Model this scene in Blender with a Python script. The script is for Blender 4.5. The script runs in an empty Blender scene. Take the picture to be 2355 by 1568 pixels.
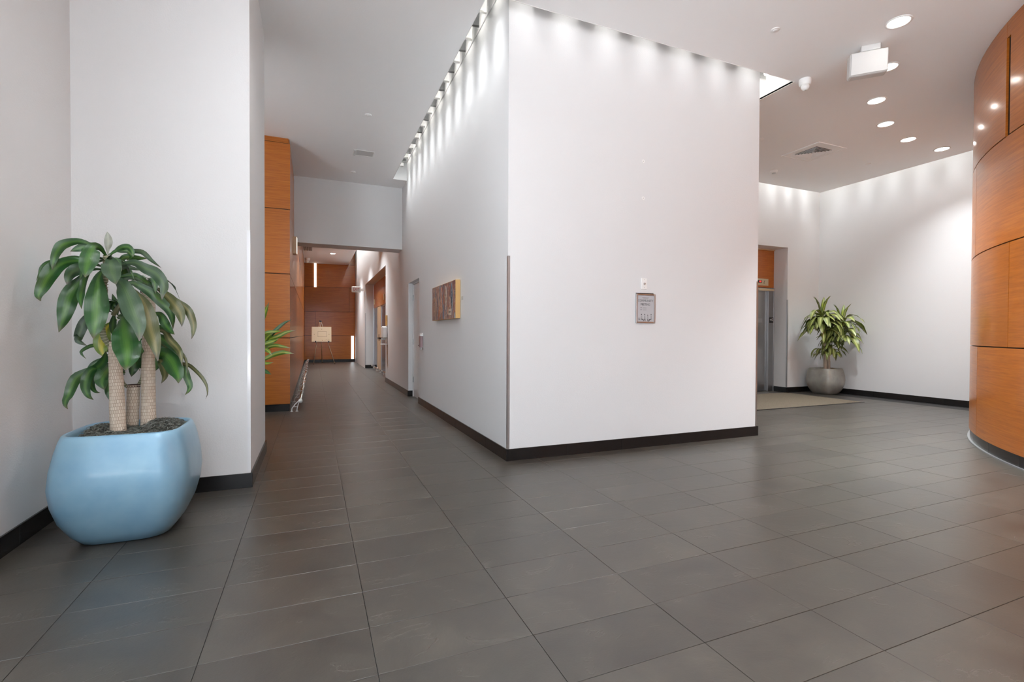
import bpy, bmesh, math, random
from mathutils import Vector, Matrix
random.seed(7)
S = bpy.context.scene
COL = S.collection
PI = math.pi

# ------------------------------------------------------------------ camera
CAM_H, FOC, YAW, PITCH, ROLL = 1.215, 1112.0, 0.3905, -0.0124, 0.004
def cam_axes():
    s, c = math.sin(YAW), math.cos(YAW)
    R = Vector((c, -s, 0)); D = Vector((s, c, 0)); U = Vector((0, 0, 1))
    D2 = math.cos(PITCH)*D + math.sin(PITCH)*U
    U2 = -math.sin(PITCH)*D + math.cos(PITCH)*U
    R3 = math.cos(ROLL)*R + math.sin(ROLL)*U2
    U3 = -math.sin(ROLL)*R + math.cos(ROLL)*U2
    return R3, D2, U3
CR, CD, CU = cam_axes()
cd = bpy.data.cameras.new('camera')
cam = bpy.data.objects.new('camera', cd); COL.objects.link(cam)
cd.sensor_width = 36; cd.lens = 36*FOC/2355; cd.clip_start = .05; cd.clip_end = 100
m = Matrix((CR, CU, -CD)).transposed().to_4x4(); m.translation = Vector((0, 0, CAM_H))
cam.matrix_world = m
S.camera = cam

# ------------------------------------------------------------------ world, exposure
W = bpy.data.worlds.new('daylight'); S.world = W; W.use_nodes = True
bg = W.node_tree.nodes['Background']
bg.inputs['Color'].default_value = (.80, .90, 1.0, 1); bg.inputs['Strength'].default_value = 1.5
sl = bpy.data.lights.new('sun', 'SUN'); sl.energy = 26; sl.angle = .01; sl.color = (1, .99, .98)
sun = bpy.data.objects.new('sun', sl); COL.objects.link(sun); sun.rotation_euler = (math.radians(27), 0, math.radians(12))
S.view_settings.view_transform = 'Standard'; S.view_settings.look = 'None'
S.view_settings.gamma = 1; S.view_settings.use_curve_mapping = False
S.view_settings.exposure = 1.05
S.cycles.max_bounces = 8; S.cycles.diffuse_bounces = 6; S.cycles.glossy_bounces = 4
S.cycles.caustics_reflective = False; S.cycles.caustics_refractive = False
S.cycles.sample_clamp_indirect = 6.0
WARM = (.92, .97, 1.0); NEUT = (.97, .99, 1.0)
P_DOWN, P_WASH, P_WASH_FAR = 115, 19, 27

# ------------------------------------------------------------------ helpers
def tag(o, label=None, cat=None, group=None, kind=None):
    if label: o['label'] = label
    if cat: o['category'] = cat
    if group: o['group'] = group
    if kind: o['kind'] = kind
    return o
def empty(name, loc, label=None, cat=None, group=None, kind=None, rot=None):
    o = bpy.data.objects.new(name, None); COL.objects.link(o); o.location = loc
    o.empty_display_size = .1
    if rot: o.rotation_euler = rot
    return tag(o, label, cat, group, kind)
class MB:
    """collects geometry in world coordinates; build() links it as one mesh object"""
    def __init__(s): s.bm = bmesh.new(); s.uv = None
    def quad(s, *p):
        return s.bm.faces.new([s.bm.verts.new(q) for q in p])
    def box(s, a, b, bevel=0):
        x0, y0, z0 = [min(a[i], b[i]) for i in range(3)]; x1, y1, z1 = [max(a[i], b[i]) for i in range(3)]
        v = [s.bm.verts.new(p) for p in ((x0,y0,z0),(x1,y0,z0),(x1,y1,z0),(x0,y1,z0),(x0,y0,z1),(x1,y0,z1),(x1,y1,z1),(x0,y1,z1))]
        fs = [s.bm.faces.new([v[i] for i in f]) for f in ((3,2,1,0),(4,5,6,7),(0,1,5,4),(1,2,6,5),(2,3,7,6),(3,0,4,7))]
        if bevel:
            es = list({e for f in fs for e in f.edges})
            bmesh.ops.bevel(s.bm, geom=es, offset=bevel, segments=2, affect='EDGES', profile=.5)
        return s
    def prism(s, poly, lo, hi, axis=2):
        """poly: 2-D outline counter-clockwise, extruded along axis"""
        def P(a, b, h):
            return ((h, a, b), (a, h, b), (a, b, h))[axis]
        A = [s.bm.verts.new(P(a, b, lo)) for a, b in poly]; B = [s.bm.verts.new(P(a, b, hi)) for a, b in poly]
        n = len(poly)
        s.bm.faces.new(A[::-1]); s.bm.faces.new(B)
        for i in range(n): s.bm.faces.new((A[i], A[(i+1) % n], B[(i+1) % n], B[i]))
        return s
    def tube(s, pts, rad, n=10, cap=True):
        pts = [Vector(p) for p in pts]; rings = []
        up = Vector((0, 0, 1))
        for i, p in enumerate(pts):
            t = (pts[min(i+1, len(pts)-1)] - pts[max(i-1, 0)]).normalized()
            a = t.cross(up)
            if a.length < .05: a = t.cross(Vector((1, 0, 0)))
            a.normalize(); b = t.cross(a)
            r = rad[i] if isinstance(rad, (list, tuple)) else rad
            rings.append([s.bm.verts.new(p + r*(math.cos(2*PI*k/n)*a + math.sin(2*PI*k/n)*b)) for k in range(n)])
        for A, B in zip(rings, rings[1:]):
            for k in range(n):
                f = s.bm.faces.new((A[k], A[(k+1) % n], B[(k+1) % n], B[k])); f.smooth = True
        if cap: s.bm.faces.new(rings[0][::-1]); s.bm.faces.new(rings[-1])
        return s
    def lathe(s, prof, c, n=24, cap0=True, cap1=True, smooth=True):
        """prof: (radius, z) pairs around vertical axis at c"""
        rings = [[s.bm.verts.new((c[0]+r*math.cos(2*PI*k/n), c[1]+r*math.sin(2*PI*k/n), c[2]+z)) for k in range(n)] for r, z in prof]
        for A, B in zip(rings, rings[1:]):
            for k in range(n):
                f = s.bm.faces.new((A[k], A[(k+1) % n], B[(k+1) % n], B[k])); f.smooth = smooth
        if cap0: s.bm.faces.new(rings[0][::-1])
        if cap1: s.bm.faces.new(rings[-1])
        return s
    def ball(s, c, r, n=16):
        bmesh.ops.create_uvsphere(s.bm, u_segments=n, v_segments=n//2, radius=r, matrix=Matrix.Translation(c))
        return s
    def build(s, name, mat, parent=None, label=None, cat=None, group=None, kind=None, smooth=False):
        bmesh.ops.recalc_face_normals(s.bm, faces=s.bm.faces)
        me = bpy.data.meshes.new(name)
        if parent is not None:
            mw = parent_world(parent)
            bmesh.ops.transform(s.bm, matrix=mw.inverted(), verts=s.bm.verts)
        if smooth:
            for f in s.bm.faces: f.smooth = True
        s.bm.to_mesh(me); s.bm.free()
        me.materials.append(mat)
        o = bpy.data.objects.new(name, me); COL.objects.link(o)
        if parent is not None: o.parent = parent
        return tag(o, label, cat, group, kind)
def parent_world(o):
    M = Matrix.LocRotScale(o.location, o.rotation_euler, o.scale)
    return parent_world(o.parent) @ M if o.parent else M
def copy_tree(o, parent=None):
    c = o.copy(); COL.objects.link(c); c.parent = parent
    for ch in [x for x in COL.objects if x.parent is o]: copy_tree(ch, c)
    return c
def txt(body, size, loc, normal, mat, parent, name='lettering', extrude=.0008, align='CENTER', stretch=1.0, bold=0):
    cu = bpy.data.curves.new(name, 'FONT'); cu.body = body; cu.size = size; cu.extrude = extrude
    cu.align_x = align; cu.align_y = 'CENTER'; cu.offset = bold
    cu.materials.append(mat)
    o = bpy.data.objects.new(name, cu); COL.objects.link(o)
    n = Vector(normal).normalized(); up = Vector((0, 0, 1)); x = up.cross(n)
    M = Matrix((x, up, n)).transposed().to_4x4()
    M = M @ Matrix.Diagonal((stretch, 1, 1, 1)); M.translation = Vector(loc)
    me = bpy.data.meshes.new_from_object(o); me.transform(M)
    me.transform(parent_world(parent).inverted())
    bpy.data.objects.remove(o); bpy.data.curves.remove(cu)
    o = bpy.data.objects.new(name, me); COL.objects.link(o)
    o.parent = parent
    return o

# ------------------------------------------------------------------ materials
def mat(name, color, rough=.5, metal=0, spec=.5, coat=0, coat_rough=.05, emit=None, estr=0, bump=None, var=None, alpha=None, trans=0):
    M = bpy.data.materials.new(name); M.use_nodes = True
    nt = M.node_tree; b = nt.nodes['Principled BSDF']
    b.inputs['Base Color'].default_value = (*color, 1); b.inputs['Roughness'].default_value = rough
    b.inputs['Metallic'].default_value = metal; b.inputs['Specular IOR Level'].default_value = spec
    b.inputs['Coat Weight'].default_value = coat; b.inputs['Coat Roughness'].default_value = coat_rough
    if trans: b.inputs['Transmission Weight'].default_value = trans
    if emit: b.inputs['Emission Color'].default_value = (*emit, 1); b.inputs['Emission Strength'].default_value = estr
    if bump or var:
        g = nt.nodes.new('ShaderNodeNewGeometry')
        if bump:
            n = nt.nodes.new('ShaderNodeTexNoise'); n.inputs['Scale'].default_value = bump[0]; n.inputs['Detail'].default_value = 4
            nt.links.new(g.outputs['Position'], n.inputs['Vector'])
            bp = nt.nodes.new('ShaderNodeBump'); bp.inputs['Strength'].default_value = bump[1]; bp.inputs['Distance'].default_value = .01
            nt.links.new(n.outputs['Fac'], bp.inputs['Height']); nt.links.new(bp.outputs['Normal'], b.inputs['Normal'])
        if var:
            n = nt.nodes.new('ShaderNodeTexNoise'); n.inputs['Scale'].default_value = var[0]; n.inputs['Detail'].default_value = 3
            nt.links.new(g.outputs['Position'], n.inputs['Vector'])
            mx = nt.nodes.new('ShaderNodeMix'); mx.data_type = 'RGBA'
            mx.inputs['A'].default_value = (*color, 1); mx.inputs['B'].default_value = (*var[1], 1)
            r = nt.nodes.new('ShaderNodeMapRange'); r.inputs['From Min'].default_value = .35; r.inputs['From Max'].default_value = .65
            nt.links.new(n.outputs['Fac'], r.inputs['Value']); nt.links.new(r.outputs['Result'], mx.inputs['Factor'])
            nt.links.new(mx.outputs['Result'], b.inputs['Base Color'])
    return M
def N(nt, t, **kw):
    n = nt.nodes.new(t)
    for k, v in kw.items():
        if k in n.inputs.keys(): n.inputs[k].default_value = v
        else: setattr(n, k, v)
    return n
def ramp(nt, stops):
    r = nt.nodes.new('ShaderNodeValToRGB'); e = r.color_ramp.elements
    while len(e) > 1: e.remove(e[-1])
    e[0].position = stops[0][0]; e[0].color = (*stops[0][1], 1)
    for p, c in stops[1:]:
        x = e.new(p); x.color = (*c, 1)
    return r
def math_node(nt, op, a, b=None):
    n = nt.nodes.new('ShaderNodeMath'); n.operation = op
    for i, v in enumerate((a, b)):
        if v is None: continue
        if isinstance(v, (int, float)): n.inputs[i].default_value = v
        else: nt.links.new(v, n.inputs[i])
    return n.outputs[0]

def wood_material():
    M = bpy.data.materials.new('stained_wood_veneer'); M.use_nodes = True; nt = M.node_tree; b = nt.nodes['Principled BSDF']
    g = N(nt, 'ShaderNodeNewGeometry'); oi = N(nt, 'ShaderNodeObjectInfo')
    mp = N(nt, 'ShaderNodeMapping'); mp.inputs['Scale'].default_value = (1.2, 1.2, 34)
    nt.links.new(g.outputs['Position'], mp.inputs['Vector'])
    off = N(nt, 'ShaderNodeCombineXYZ'); nt.links.new(math_node(nt, 'MULTIPLY', oi.outputs['Random'], 37.0), off.inputs['Z'])
    nt.links.new(off.outputs[0], mp.inputs['Location'])
    n1 = N(nt, 'ShaderNodeTexNoise', Scale=1.6, Detail=6.0, Roughness=.6, Distortion=.4)
    nt.links.new(mp.outputs[0], n1.inputs['Vector'])
    mp2 = N(nt, 'ShaderNodeMapping'); mp2.inputs['Scale'].default_value = (9, 9, 420)
    nt.links.new(g.outputs['Position'], mp2.inputs['Vector'])
    n2 = N(nt, 'ShaderNodeTexNoise', Scale=1.0, Detail=3.0)
    nt.links.new(mp2.outputs[0], n2.inputs['Vector'])
    r = ramp(nt, [(.25, (.26, .064, .008)), (.5, (.43, .124, .013)), (.75, (.56, .19, .025))])
    mix = math_node(nt, 'ADD', math_node(nt, 'MULTIPLY', n1.outputs['Fac'], .62), math_node(nt, 'MULTIPLY', n2.outputs['Fac'], .38))
    nt.links.new(mix, r.inputs['Fac'])
    hs = N(nt, 'ShaderNodeHueSaturation'); nt.links.new(r.outputs['Color'], hs.inputs['Color'])
    nt.links.new(math_node(nt, 'ADD', math_node(nt, 'MULTIPLY', oi.outputs['Random'], .22), .86), hs.inputs['Value'])
    nt.links.new(hs.outputs['Color'], b.inputs['Base Color'])
    b.inputs['Roughness'].default_value = .36; b.inputs['Coat Weight'].default_value = .5; b.inputs['Coat Roughness'].default_value = .14; b.inputs['Specular IOR Level'].default_value = .35
    return M

TX0, TY0, TW, TD = .2147, 1.764, .6097, .2988
def slate_material():
    M = bpy.data.materials.new('dark_slate_tile'); M.use_nodes = True; nt = M.node_tree; b = nt.nodes['Principled BSDF']
    g = N(nt, 'ShaderNodeNewGeometry')
    sp = N(nt, 'ShaderNodeSeparateXYZ'); nt.links.new(g.outputs['Position'], sp.inputs[0])
    ix = math_node(nt, 'FLOOR', math_node(nt, 'DIVIDE', math_node(nt, 'SUBTRACT', sp.outputs['X'], TX0), TW))
    iy = math_node(nt, 'FLOOR', math_node(nt, 'DIVIDE', math_node(nt, 'SUBTRACT', sp.outputs['Y'], TY0), TD))
    c = N(nt, 'ShaderNodeCombineXYZ'); nt.links.new(ix, c.inputs[0]); nt.links.new(iy, c.inputs[1])
    wn = N(nt, 'ShaderNodeTexWhiteNoise'); wn.noise_dimensions = '3D'; nt.links.new(c.outputs[0], wn.inputs['Vector'])
    add = N(nt, 'ShaderNodeVectorMath'); add.operation = 'MULTIPLY_ADD'
    nt.links.new(wn.outputs['Color'], add.inputs[0]); add.inputs[1].default_value = (7, 7, 7); nt.links.new(g.outputs['Position'], add.inputs[2])
    n1 = N(nt, 'ShaderNodeTexNoise', Scale=3.2, Detail=6.0, Roughness=.62, Distortion=.8); nt.links.new(add.outputs[0], n1.inputs['Vector'])
    n2 = N(nt, 'ShaderNodeTexNoise', Scale=110.0, Detail=3.0, Roughness=.6); nt.links.new(add.outputs[0], n2.inputs['Vector'])
    # cleft ridges: thin lines where a distorted noise crosses its middle
    mpv = N(nt, 'ShaderNodeMapping'); mpv.inputs['Rotation'].default_value = (0, 0, .7); mpv.inputs['Scale'].default_value = (1.0, 2.6, 1)
    nt.links.new(add.outputs[0], mpv.inputs['Vector'])
    n3 = N(nt, 'ShaderNodeTexNoise', Scale=1.5, Detail=5.0, Roughness=.6, Distortion=.9); nt.links.new(mpv.outputs[0], n3.inputs['Vector'])
    d = math_node(nt, 'ABSOLUTE', math_node(nt, 'SUBTRACT', n3.outputs['Fac'], .5))
    rr = N(nt, 'ShaderNodeMapRange'); rr.inputs['From Min'].default_value = 0; rr.inputs['From Max'].default_value = .010
    rr.inputs['To Min'].default_value = 1; rr.inputs['To Max'].default_value = 0; nt.links.new(d, rr.inputs['Value'])
    msk = N(nt, 'ShaderNodeMapRange'); msk.inputs['From Min'].default_value = .52; msk.inputs['From Max'].default_value = .66
    nt.links.new(n1.outputs['Fac'], msk.inputs['Value'])
    ridge = math_node(nt, 'MULTIPLY', rr.outputs['Result'], msk.outputs['Result'])
    r = ramp(nt, [(.3, (.034, .029, .024)), (.55, (.049, .042, .033)), (.75, (.066, .056, .044))])
    nt.links.new(n1.outputs['Fac'], r.inputs['Fac'])
    hs = N(nt, 'ShaderNodeHueSaturation'); nt.links.new(r.outputs['Color'], hs.inputs['Color'])
    nt.links.new(math_node(nt, 'ADD', math_node(nt, 'MULTIPLY', wn.outputs['Value'], .26), .87), hs.inputs['Value'])
    nt.links.new(hs.outputs['Color'], b.inputs['Base Color'])
    h = math_node(nt, 'ADD', math_node(nt, 'ADD', math_node(nt, 'MULTIPLY', n1.outputs['Fac'], .55), math_node(nt, 'MULTIPLY', n2.outputs['Fac'], .10)), math_node(nt, 'MULTIPLY', ridge, .55))
    bp = N(nt, 'ShaderNodeBump', Strength=.30, Distance=.012); nt.links.new(h, bp.inputs['Height']); nt.links.new(bp.outputs['Normal'], b.inputs['Normal'])
    ro = N(nt, 'ShaderNodeMapRange'); ro.inputs['To Min'].default_value = .30; ro.inputs['To Max'].default_value = .38
    nt.links.new(n1.outputs['Fac'], ro.inputs['Value']); nt.links.new(ro.outputs['Result'], b.inputs['Roughness'])
    b.inputs['Specular IOR Level'].default_value = 1.0
    return M

def leaf_material(name, edge, mid, tip, rough=.3):
    M = bpy.data.materials.new(name); M.use_nodes = True; nt = M.node_tree; b = nt.nodes['Principled BSDF']
    uv = N(nt, 'ShaderNodeUVMap'); sp = N(nt, 'ShaderNodeSeparateXYZ'); nt.links.new(uv.outputs[0], sp.inputs[0])
    oi = N(nt, 'ShaderNodeObjectInfo')
    a = math_node(nt, 'ABSOLUTE', math_node(nt, 'SUBTRACT', sp.outputs['X'], .5))
    mpn = N(nt, 'ShaderNodeMapping'); mpn.inputs['Scale'].default_value = (26, 1.2, 1); nt.links.new(uv.outputs[0], mpn.inputs['Vector'])
    co = N(nt, 'ShaderNodeCombineXYZ'); nt.links.new(math_node(nt, 'MULTIPLY', oi.outputs['Random'], 20.0), co.inputs[2]); nt.links.new(co.outputs[0], mpn.inputs['Location'])
    n = N(nt, 'ShaderNodeTexNoise', Scale=1.0, Detail=3.0); nt.links.new(mpn.outputs[0], n.inputs['Vector'])
    f = math_node(nt, 'ADD', a, math_node(nt, 'MULTIPLY', math_node(nt, 'SUBTRACT', n.outputs['Fac'], .5), .34))
    r = ramp(nt, [(.02, mid), (.13, tuple((m_+e_)/2 for m_, e_ in zip(mid, edge))), (.24, edge)])
    nt.links.new(f, r.inputs['Fac'])
    mx = N(nt, 'ShaderNodeMix'); mx.data_type = 'RGBA'; mx.inputs['B'].default_value = (*tip, 1)
    nt.links.new(r.outputs['Color'], mx.inputs['A'])
    t = N(nt, 'ShaderNodeMapRange'); t.inputs['From Min'].default_value = .90; t.inputs['From Max'].default_value = 1.0
    nt.links.new(sp.outputs['Y'], t.inputs['Value']); nt.links.new(t.outputs['Result'], mx.inputs['Factor'])
    nt.links.new(mx.outputs['Result'], b.inputs['Base Color'])
    b.inputs['Roughness'].default_value = rough; b.inputs['Specular IOR Level'].default_value = .6
    b.inputs['Subsurface Weight'].default_value = 0
    bp = N(nt, 'ShaderNodeBump', Strength=.25, Distance=.003); nt.links.new(n.outputs['Fac'], bp.inputs['Height']); nt.links.new(bp.outputs['Normal'], b.inputs['Normal'])
    return M

def cane_material():
    M = bpy.data.materials.new('pale_cane_bark'); M.use_nodes = True; nt = M.node_tree; b = nt.nodes['Principled BSDF']
    uv = N(nt, 'ShaderNodeUVMap'); mp = N(nt, 'ShaderNodeMapping'); mp.inputs['Scale'].default_value = (1, 1, 1); nt.links.new(uv.outputs[0], mp.inputs['Vector'])
    br = N(nt, 'ShaderNodeTexBrick'); nt.links.new(mp.outputs[0], br.inputs['Vector'])
    br.inputs['Color1'].default_value = (.60, .50, .40, 1); br.inputs['Color2'].default_value = (.72, .64, .54, 1); br.inputs['Mortar'].default_value = (.40, .31, .23, 1)
    br.inputs['Scale'].default_value = 1.0; br.inputs['Mortar Size'].default_value = .0013; br.inputs['Brick Width'].default_value = .013; br.inputs['Row Height'].default_value = .021
    nt.links.new(br.outputs['Color'], b.inputs['Base Color']); b.inputs['Roughness'].default_value = .8
    bp = N(nt, 'ShaderNodeBump', Strength=.5, Distance=.003); bp.invert = True; nt.links.new(br.outputs['Fac'], bp.inputs['Height']); nt.links.new(bp.outputs['Normal'], b.inputs['Normal'])
    return M

def canvas_material():
    M = bpy.data.materials.new('abstract_painted_canvas'); M.use_nodes = True; nt = M.node_tree; b = nt.nodes['Principled BSDF']
    uv = N(nt, 'ShaderNodeNewGeometry')
    mp = N(nt, 'ShaderNodeMapping'); mp.inputs['Scale'].default_value = (1, 3.4, 1.0); nt.links.new(uv.outputs['Position'], mp.inputs['Vector'])
    n = N(nt, 'ShaderNodeTexNoise', Scale=1.3, Detail=4.0, Roughness=.6, Distortion=1.0); nt.links.new(mp.outputs[0], n.inputs['Vector'])
    r = ramp(nt, [(.28, (.03, .02, .025)), (.34, (.30, .07, .02)), (.39, (.20, .25, .31)), (.43, (.36, .11, .04)), (.46, (.60, .46, .36)), (.485, (.05, .035, .04)), (.50, (.28, .34, .40)),
                  (.53, (.42, .13, .05)), (.56, (.12, .10, .13)), (.59, (.62, .40, .28)), (.62, (.33, .10, .04)), (.66, (.26, .33, .40)), (.72, (.60, .52, .46))])
    nt.links.new(n.outputs['Fac'], r.inputs['Fac']); nt.links.new(r.outputs['Color'], b.inputs['Base Color'])
    b.inputs['Roughness'].default_value = .5
    return M

M_WALL = mat('white_wall_paint', (.735, .740, .745), .62, bump=(90, .10), spec=.3)
M_CEIL = mat('ceiling_paint', (.92, .93, .935), .75, bump=(60, .06), spec=.25)
M_WOOD = wood_material()
M_SLATE = slate_material()
M_GROUT = mat('grey_grout', (.022, .020, .019), .6)
M_BASE = mat('black_granite', (.012, .011, .011), .20, spec=.5, bump=(140, .04))
M_DARK = mat('shadow_gap_backing', (.03, .014, .008), .6)
M_ALU = mat('bright_aluminium', (.82, .82, .81), .16, 1)
M_STEEL = mat('brushed_steel', (.50, .50, .50), .30, 1, bump=(200, .05))
M_STEELD = mat('satin_steel_door', (.40, .40, .40), .33, 1)
M_GUARD = mat('steel_corner_guard', (.48, .49, .50), .35, .9)
M_GUARDC = mat('clear_corner_guard', (.80, .81, .83), .12, 0, coat=.5)
M_WHITE = mat('white_plastic', (.86, .86, .85), .35)
M_WMETAL = mat('white_enamel', (.78, .78, .77), .3, coat=.3)
M_GREYP = mat('pale_grey_plastic', (.56, .56, .55), .45)
M_BLACKP = mat('black_plastic', (.015, .015, .015), .4)
M_POT = mat('grey_glaze_daylight_blue', (.25, .44, .57), .34, .15, coat=.35, coat_rough=.10, var=(6, (.20, .38, .53)), bump=(5, .05))  # grey glaze; the blue of reflected daylight is put into the colour
M_POTG = mat('warm_grey_glaze', (.36, .35, .31), .36, .2, coat=.3, coat_rough=.15, var=(9, (.30, .29, .26)))
M_SOIL = mat('dark_potting_soil', (.035, .03, .025), .95, bump=(60, .8))
M_MOSS = mat('grey_dried_moss', (.22, .235, .21), .9, var=(40, (.09, .085, .07)))
M_MOSSL = mat('tan_dried_moss', (.42, .31, .18), .9, var=(40, (.2, .14, .08)))
M_CANE = cane_material()
M_STEM = mat('ringed_green_stem', (.20, .21, .12), .6)
M_STEMR = mat('stem_leaf_scar', (.50, .47, .36), .7)
M_CUT = mat('dark_cut_cane', (.06, .03, .02), .7)
LEAF = {'g': leaf_material('green_leaf', (.022, .085, .022), (.07, .18, .03), (.10, .09, .05)),
        'd': leaf_material('grey_green_leaf', (.038, .080, .040), (.07, .13, .05), (.12, .10, .08), .36),
        'b': leaf_material('bronze_leaf', (.070, .085, .028), (.20, .18, .07), (.06, .05, .045), .36),
        'y': leaf_material('yellowing_leaf', (.16, .26, .035), (.62, .55, .04), (.35, .30, .03)),
        'w': leaf_material('pale_young_leaf', (.30, .32, .27), (.40, .42, .35), (.25, .25, .2), .4),
        'l': leaf_material('light_green_leaf', (.14, .185, .036), (.46, .50, .17), (.10, .08, .05), .34),
        'k': leaf_material('yellow_green_leaf', (.12, .22, .02), (.40, .46, .06), (.35, .25, .2), .34)}
M_BULB = mat('lamp_glow', (1, 1, 1), .5, emit=(1, .96, .90), estr=14)
M_BULB2 = mat('downlight_glow', (1, 1, 1), .5, emit=(1, .96, .90), estr=9)
M_STRIP = mat('frosted_light_strip', (.9, .9, .88), .5, emit=(1, .93, .80), estr=.85)
M_STRIPB = mat('daylit_glass_strip', (.9, .9, .9), .4, emit=(.86, .94, 1), estr=.85)
M_BOARD = mat('tan_mount_board', (.62, .49, .33), .6)
M_PENCIL = mat('brown_outline_ink', (.16, .10, .06), .7)
M_OAK = mat('pale_oak_edge', (.62, .38, .14), .45, bump=(80, .1))
M_EASEL = mat('easel_wood', (.55, .42, .28), .4)
M_CARPET = mat('tan_carpet', (.22, .185, .14), .95, spec=.1, bump=(420, .8), var=(160, (.13, .105, .075)))
M_PAPER = mat('poster_paper', (.50, .50, .52), .5)
M_INK = mat('grey_ink', (.20, .20, .21), .6)
M_INKL = mat('light_grey_ink', (.36, .36, .38), .6)
M_SPK = mat('matt_speaker_shell', (.62, .62, .61), .5)
M_INKB = mat('dark_ink', (.05, .05, .055), .6)
M_RED = mat('red_display', (.3, .01, .01), .4, emit=(1, .03, .02), estr=1.6)
M_BRASS = mat('cream_indicator_plate', (.66, .57, .38), .35, .3)
M_BLIND = mat('grey_vent_dark', (.10, .10, .10), .6)
M_TAN = mat('warm_oak_panel', (.62, .42, .24), .4, coat=.3)
M_RAIL = mat('polished_rail', (.75, .75, .74), .10, 1)
M_PAINT = canvas_material()
M_PINK = mat('muted_red_plastic', (.36, .24, .25), .35)
M_CLEAR = mat('clear_cover', (.95, .95, .95), .05, trans=1)
M_CLEAR.node_tree.nodes['Principled BSDF'].inputs['IOR'].default_value = 1.1

# ------------------------------------------------------------------ room dimensions (metres)
CZ, RZ = 4.28, 4.98            # ceiling, slot roof
XL, XC, XB, XR = -1.57, 1.734, 5.015, 10.40    # left wall, block left face, block right face, lobby right wall
YB, YL, YE = 4.32, 7.36, 22.6  # block front face, lobby back wall, corridor end
XP, YP0, YP1 = -.46, 4.33, 5.60  # left pier
XW, YW = -.335, 8.38             # wood corner
YBACK = -5.2
DC, DR = (9.3, -.78), 4.52       # curved drum wall

# ------------------------------------------------------------------ floor
def in_room(x, y):
    if not (XL-.1 < x < XR and YBACK < y < YE): return False
    if x > XC and x < XB-.0 and y > YB: return (12.78 < y < 18.1 and x < 2.03) or (8.53 < y < 9.56 and x < 1.84)
    if x >= XB and y > YL: return 7.75 < x < 9.42 and y < 7.7
    if x < XP and YP0 < y < YP1: return False
    if x < XW and y > YW: return False
    if (x-DC[0])**2 + (y-DC[1])**2 < DR**2: return False
    return True
mb = MB(); mb.box((-3.2, YBACK, -.12), (XR+.4, YE+.3, -.004))
floor = mb.build('floor', M_GROUT, kind='structure')
mb = MB(); mb.box((-16, -24, -.2), (20, YBACK-.1, -.03)); mb.box((-16, YBACK-.1, -.2), (-3.3, 12, -.03))
mb.build('bounce_pavement', mat('added_bounce_concrete', (.55, .555, .57), .9), kind='structure')  # ground added outside to bounce sun up and brighten the ceiling
def visible(x, y):
    for k in range(1, 40):
        t = k/40
        px, py = x*t, y*t
        if not in_room(px, py): return False
    return True
tiles = []
for j in range(-24, 71):
    for i in range(-5, 18):
        x0, y0 = TX0+i*TW, TY0+j*TD
        pts = [(x0+TW*a, y0+TD*b) for a in (.02, .5, .98) for b in (.02, .5, .98)]
        k = sum(in_room(*p) for p in pts)
        if k == 0: continue
        if x0+TW > XR+.1 or x0 < XL-.62: continue
        cx, cy = x0+TW/2, y0+TD/2
        v = Vector((cx, cy, -CAM_H)); d = v.dot(CD); score = 0
        if d > .6:
            u = v.dot(CR)/d*FOC; w = -v.dot(CU)/d*FOC
            if abs(u) < 1177+140 and w < 784+120 and any(visible(*p) for p in pts):
                score = FOC/d*TD*(CAM_H/d)
        tiles.append((score, x0, y0))
tiles.sort(reverse=True)
g = .0013
def tile_geo(mb, x0, y0, h=0.0):
    mb.box((x0+g, y0+g, -.004), (x0+TW-g, y0+TD-g, h))
tme = None
rest = MB()
for n, (sc, x0, y0) in enumerate(tiles):
    if sc > 0 and n < 300:
        if tme is None:
            mb = MB(); mb.box((g, g, -.004), (TW-g, TD-g, 0))
            bmesh.ops.bevel(mb.bm, geom=[e for e in mb.bm.edges if all(v.co.z > -.001 for v in e.verts)], offset=.0007, segments=1, affect='EDGES')
            o = mb.build('tile', M_SLATE, floor); tme = o.data
        else:
            o = bpy.data.objects.new('tile', tme); COL.objects.link(o); o.parent = floor
        o.location = (x0, y0, random.uniform(-.0005, .0003))
    else:
        tile_geo(rest, x0, y0, -.0002)
rest.build('tile_field', M_SLATE, floor, kind='stuff', label='grey slate floor tiles farther off, too many to single out')

# ------------------------------------------------------------------ walls
def wall(name, boxes, m_=M_WALL):
    mb = MB()
    for a, b in boxes: mb.box(a, b)
    return mb.build(name, m_, kind='structure')
wall('wall_left', [((XL-.2, 2.2, -.1), (XL, YP0+.1, RZ))])
wall('wall_pier', [((XL-.2, YP0, -.1), (XP, YP1, RZ))])
wall('wall_alcove_left', [((-2.6, YP1, -.1), (-2.4, YW+.1, RZ))])
wc = wall('wall_corridor_right', [((XC, YB, -.1), (2.03, 8.53, RZ)), ((XC, 8.53, 2.22), (2.03, 9.56, RZ)), ((XC, 9.56, -.1), (2.03, 12.78, RZ)),
                             ((XC, 12.78, 3.0), (2.03, 18.1, RZ)), ((XC, 18.1, -.1), (2.03, YE+.2, RZ))])
wall('wall_block_front', [((2.03, YB, -.1), (XB, YB+.18, RZ))])
wall('wall_block_right', [((XB-.18, YB+.18, -.1), (XB, YL, RZ))])
wall('wall_lobby_back', [((XB-.18, YL, -.1), (7.75, YL+.34, RZ)), ((7.75, YL, 3.11), (9.42, YL+.34, RZ)), ((9.42, YL, -.1), (XR+.2, YL+.34, RZ))])
wall('wall_lobby_right', [((XR, YBACK, -.1), (XR+.2, YL, RZ))])
wall('wall_header', [((XW-.03, 10.3, 3.0), (XC, 10.75, CZ))])
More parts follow.
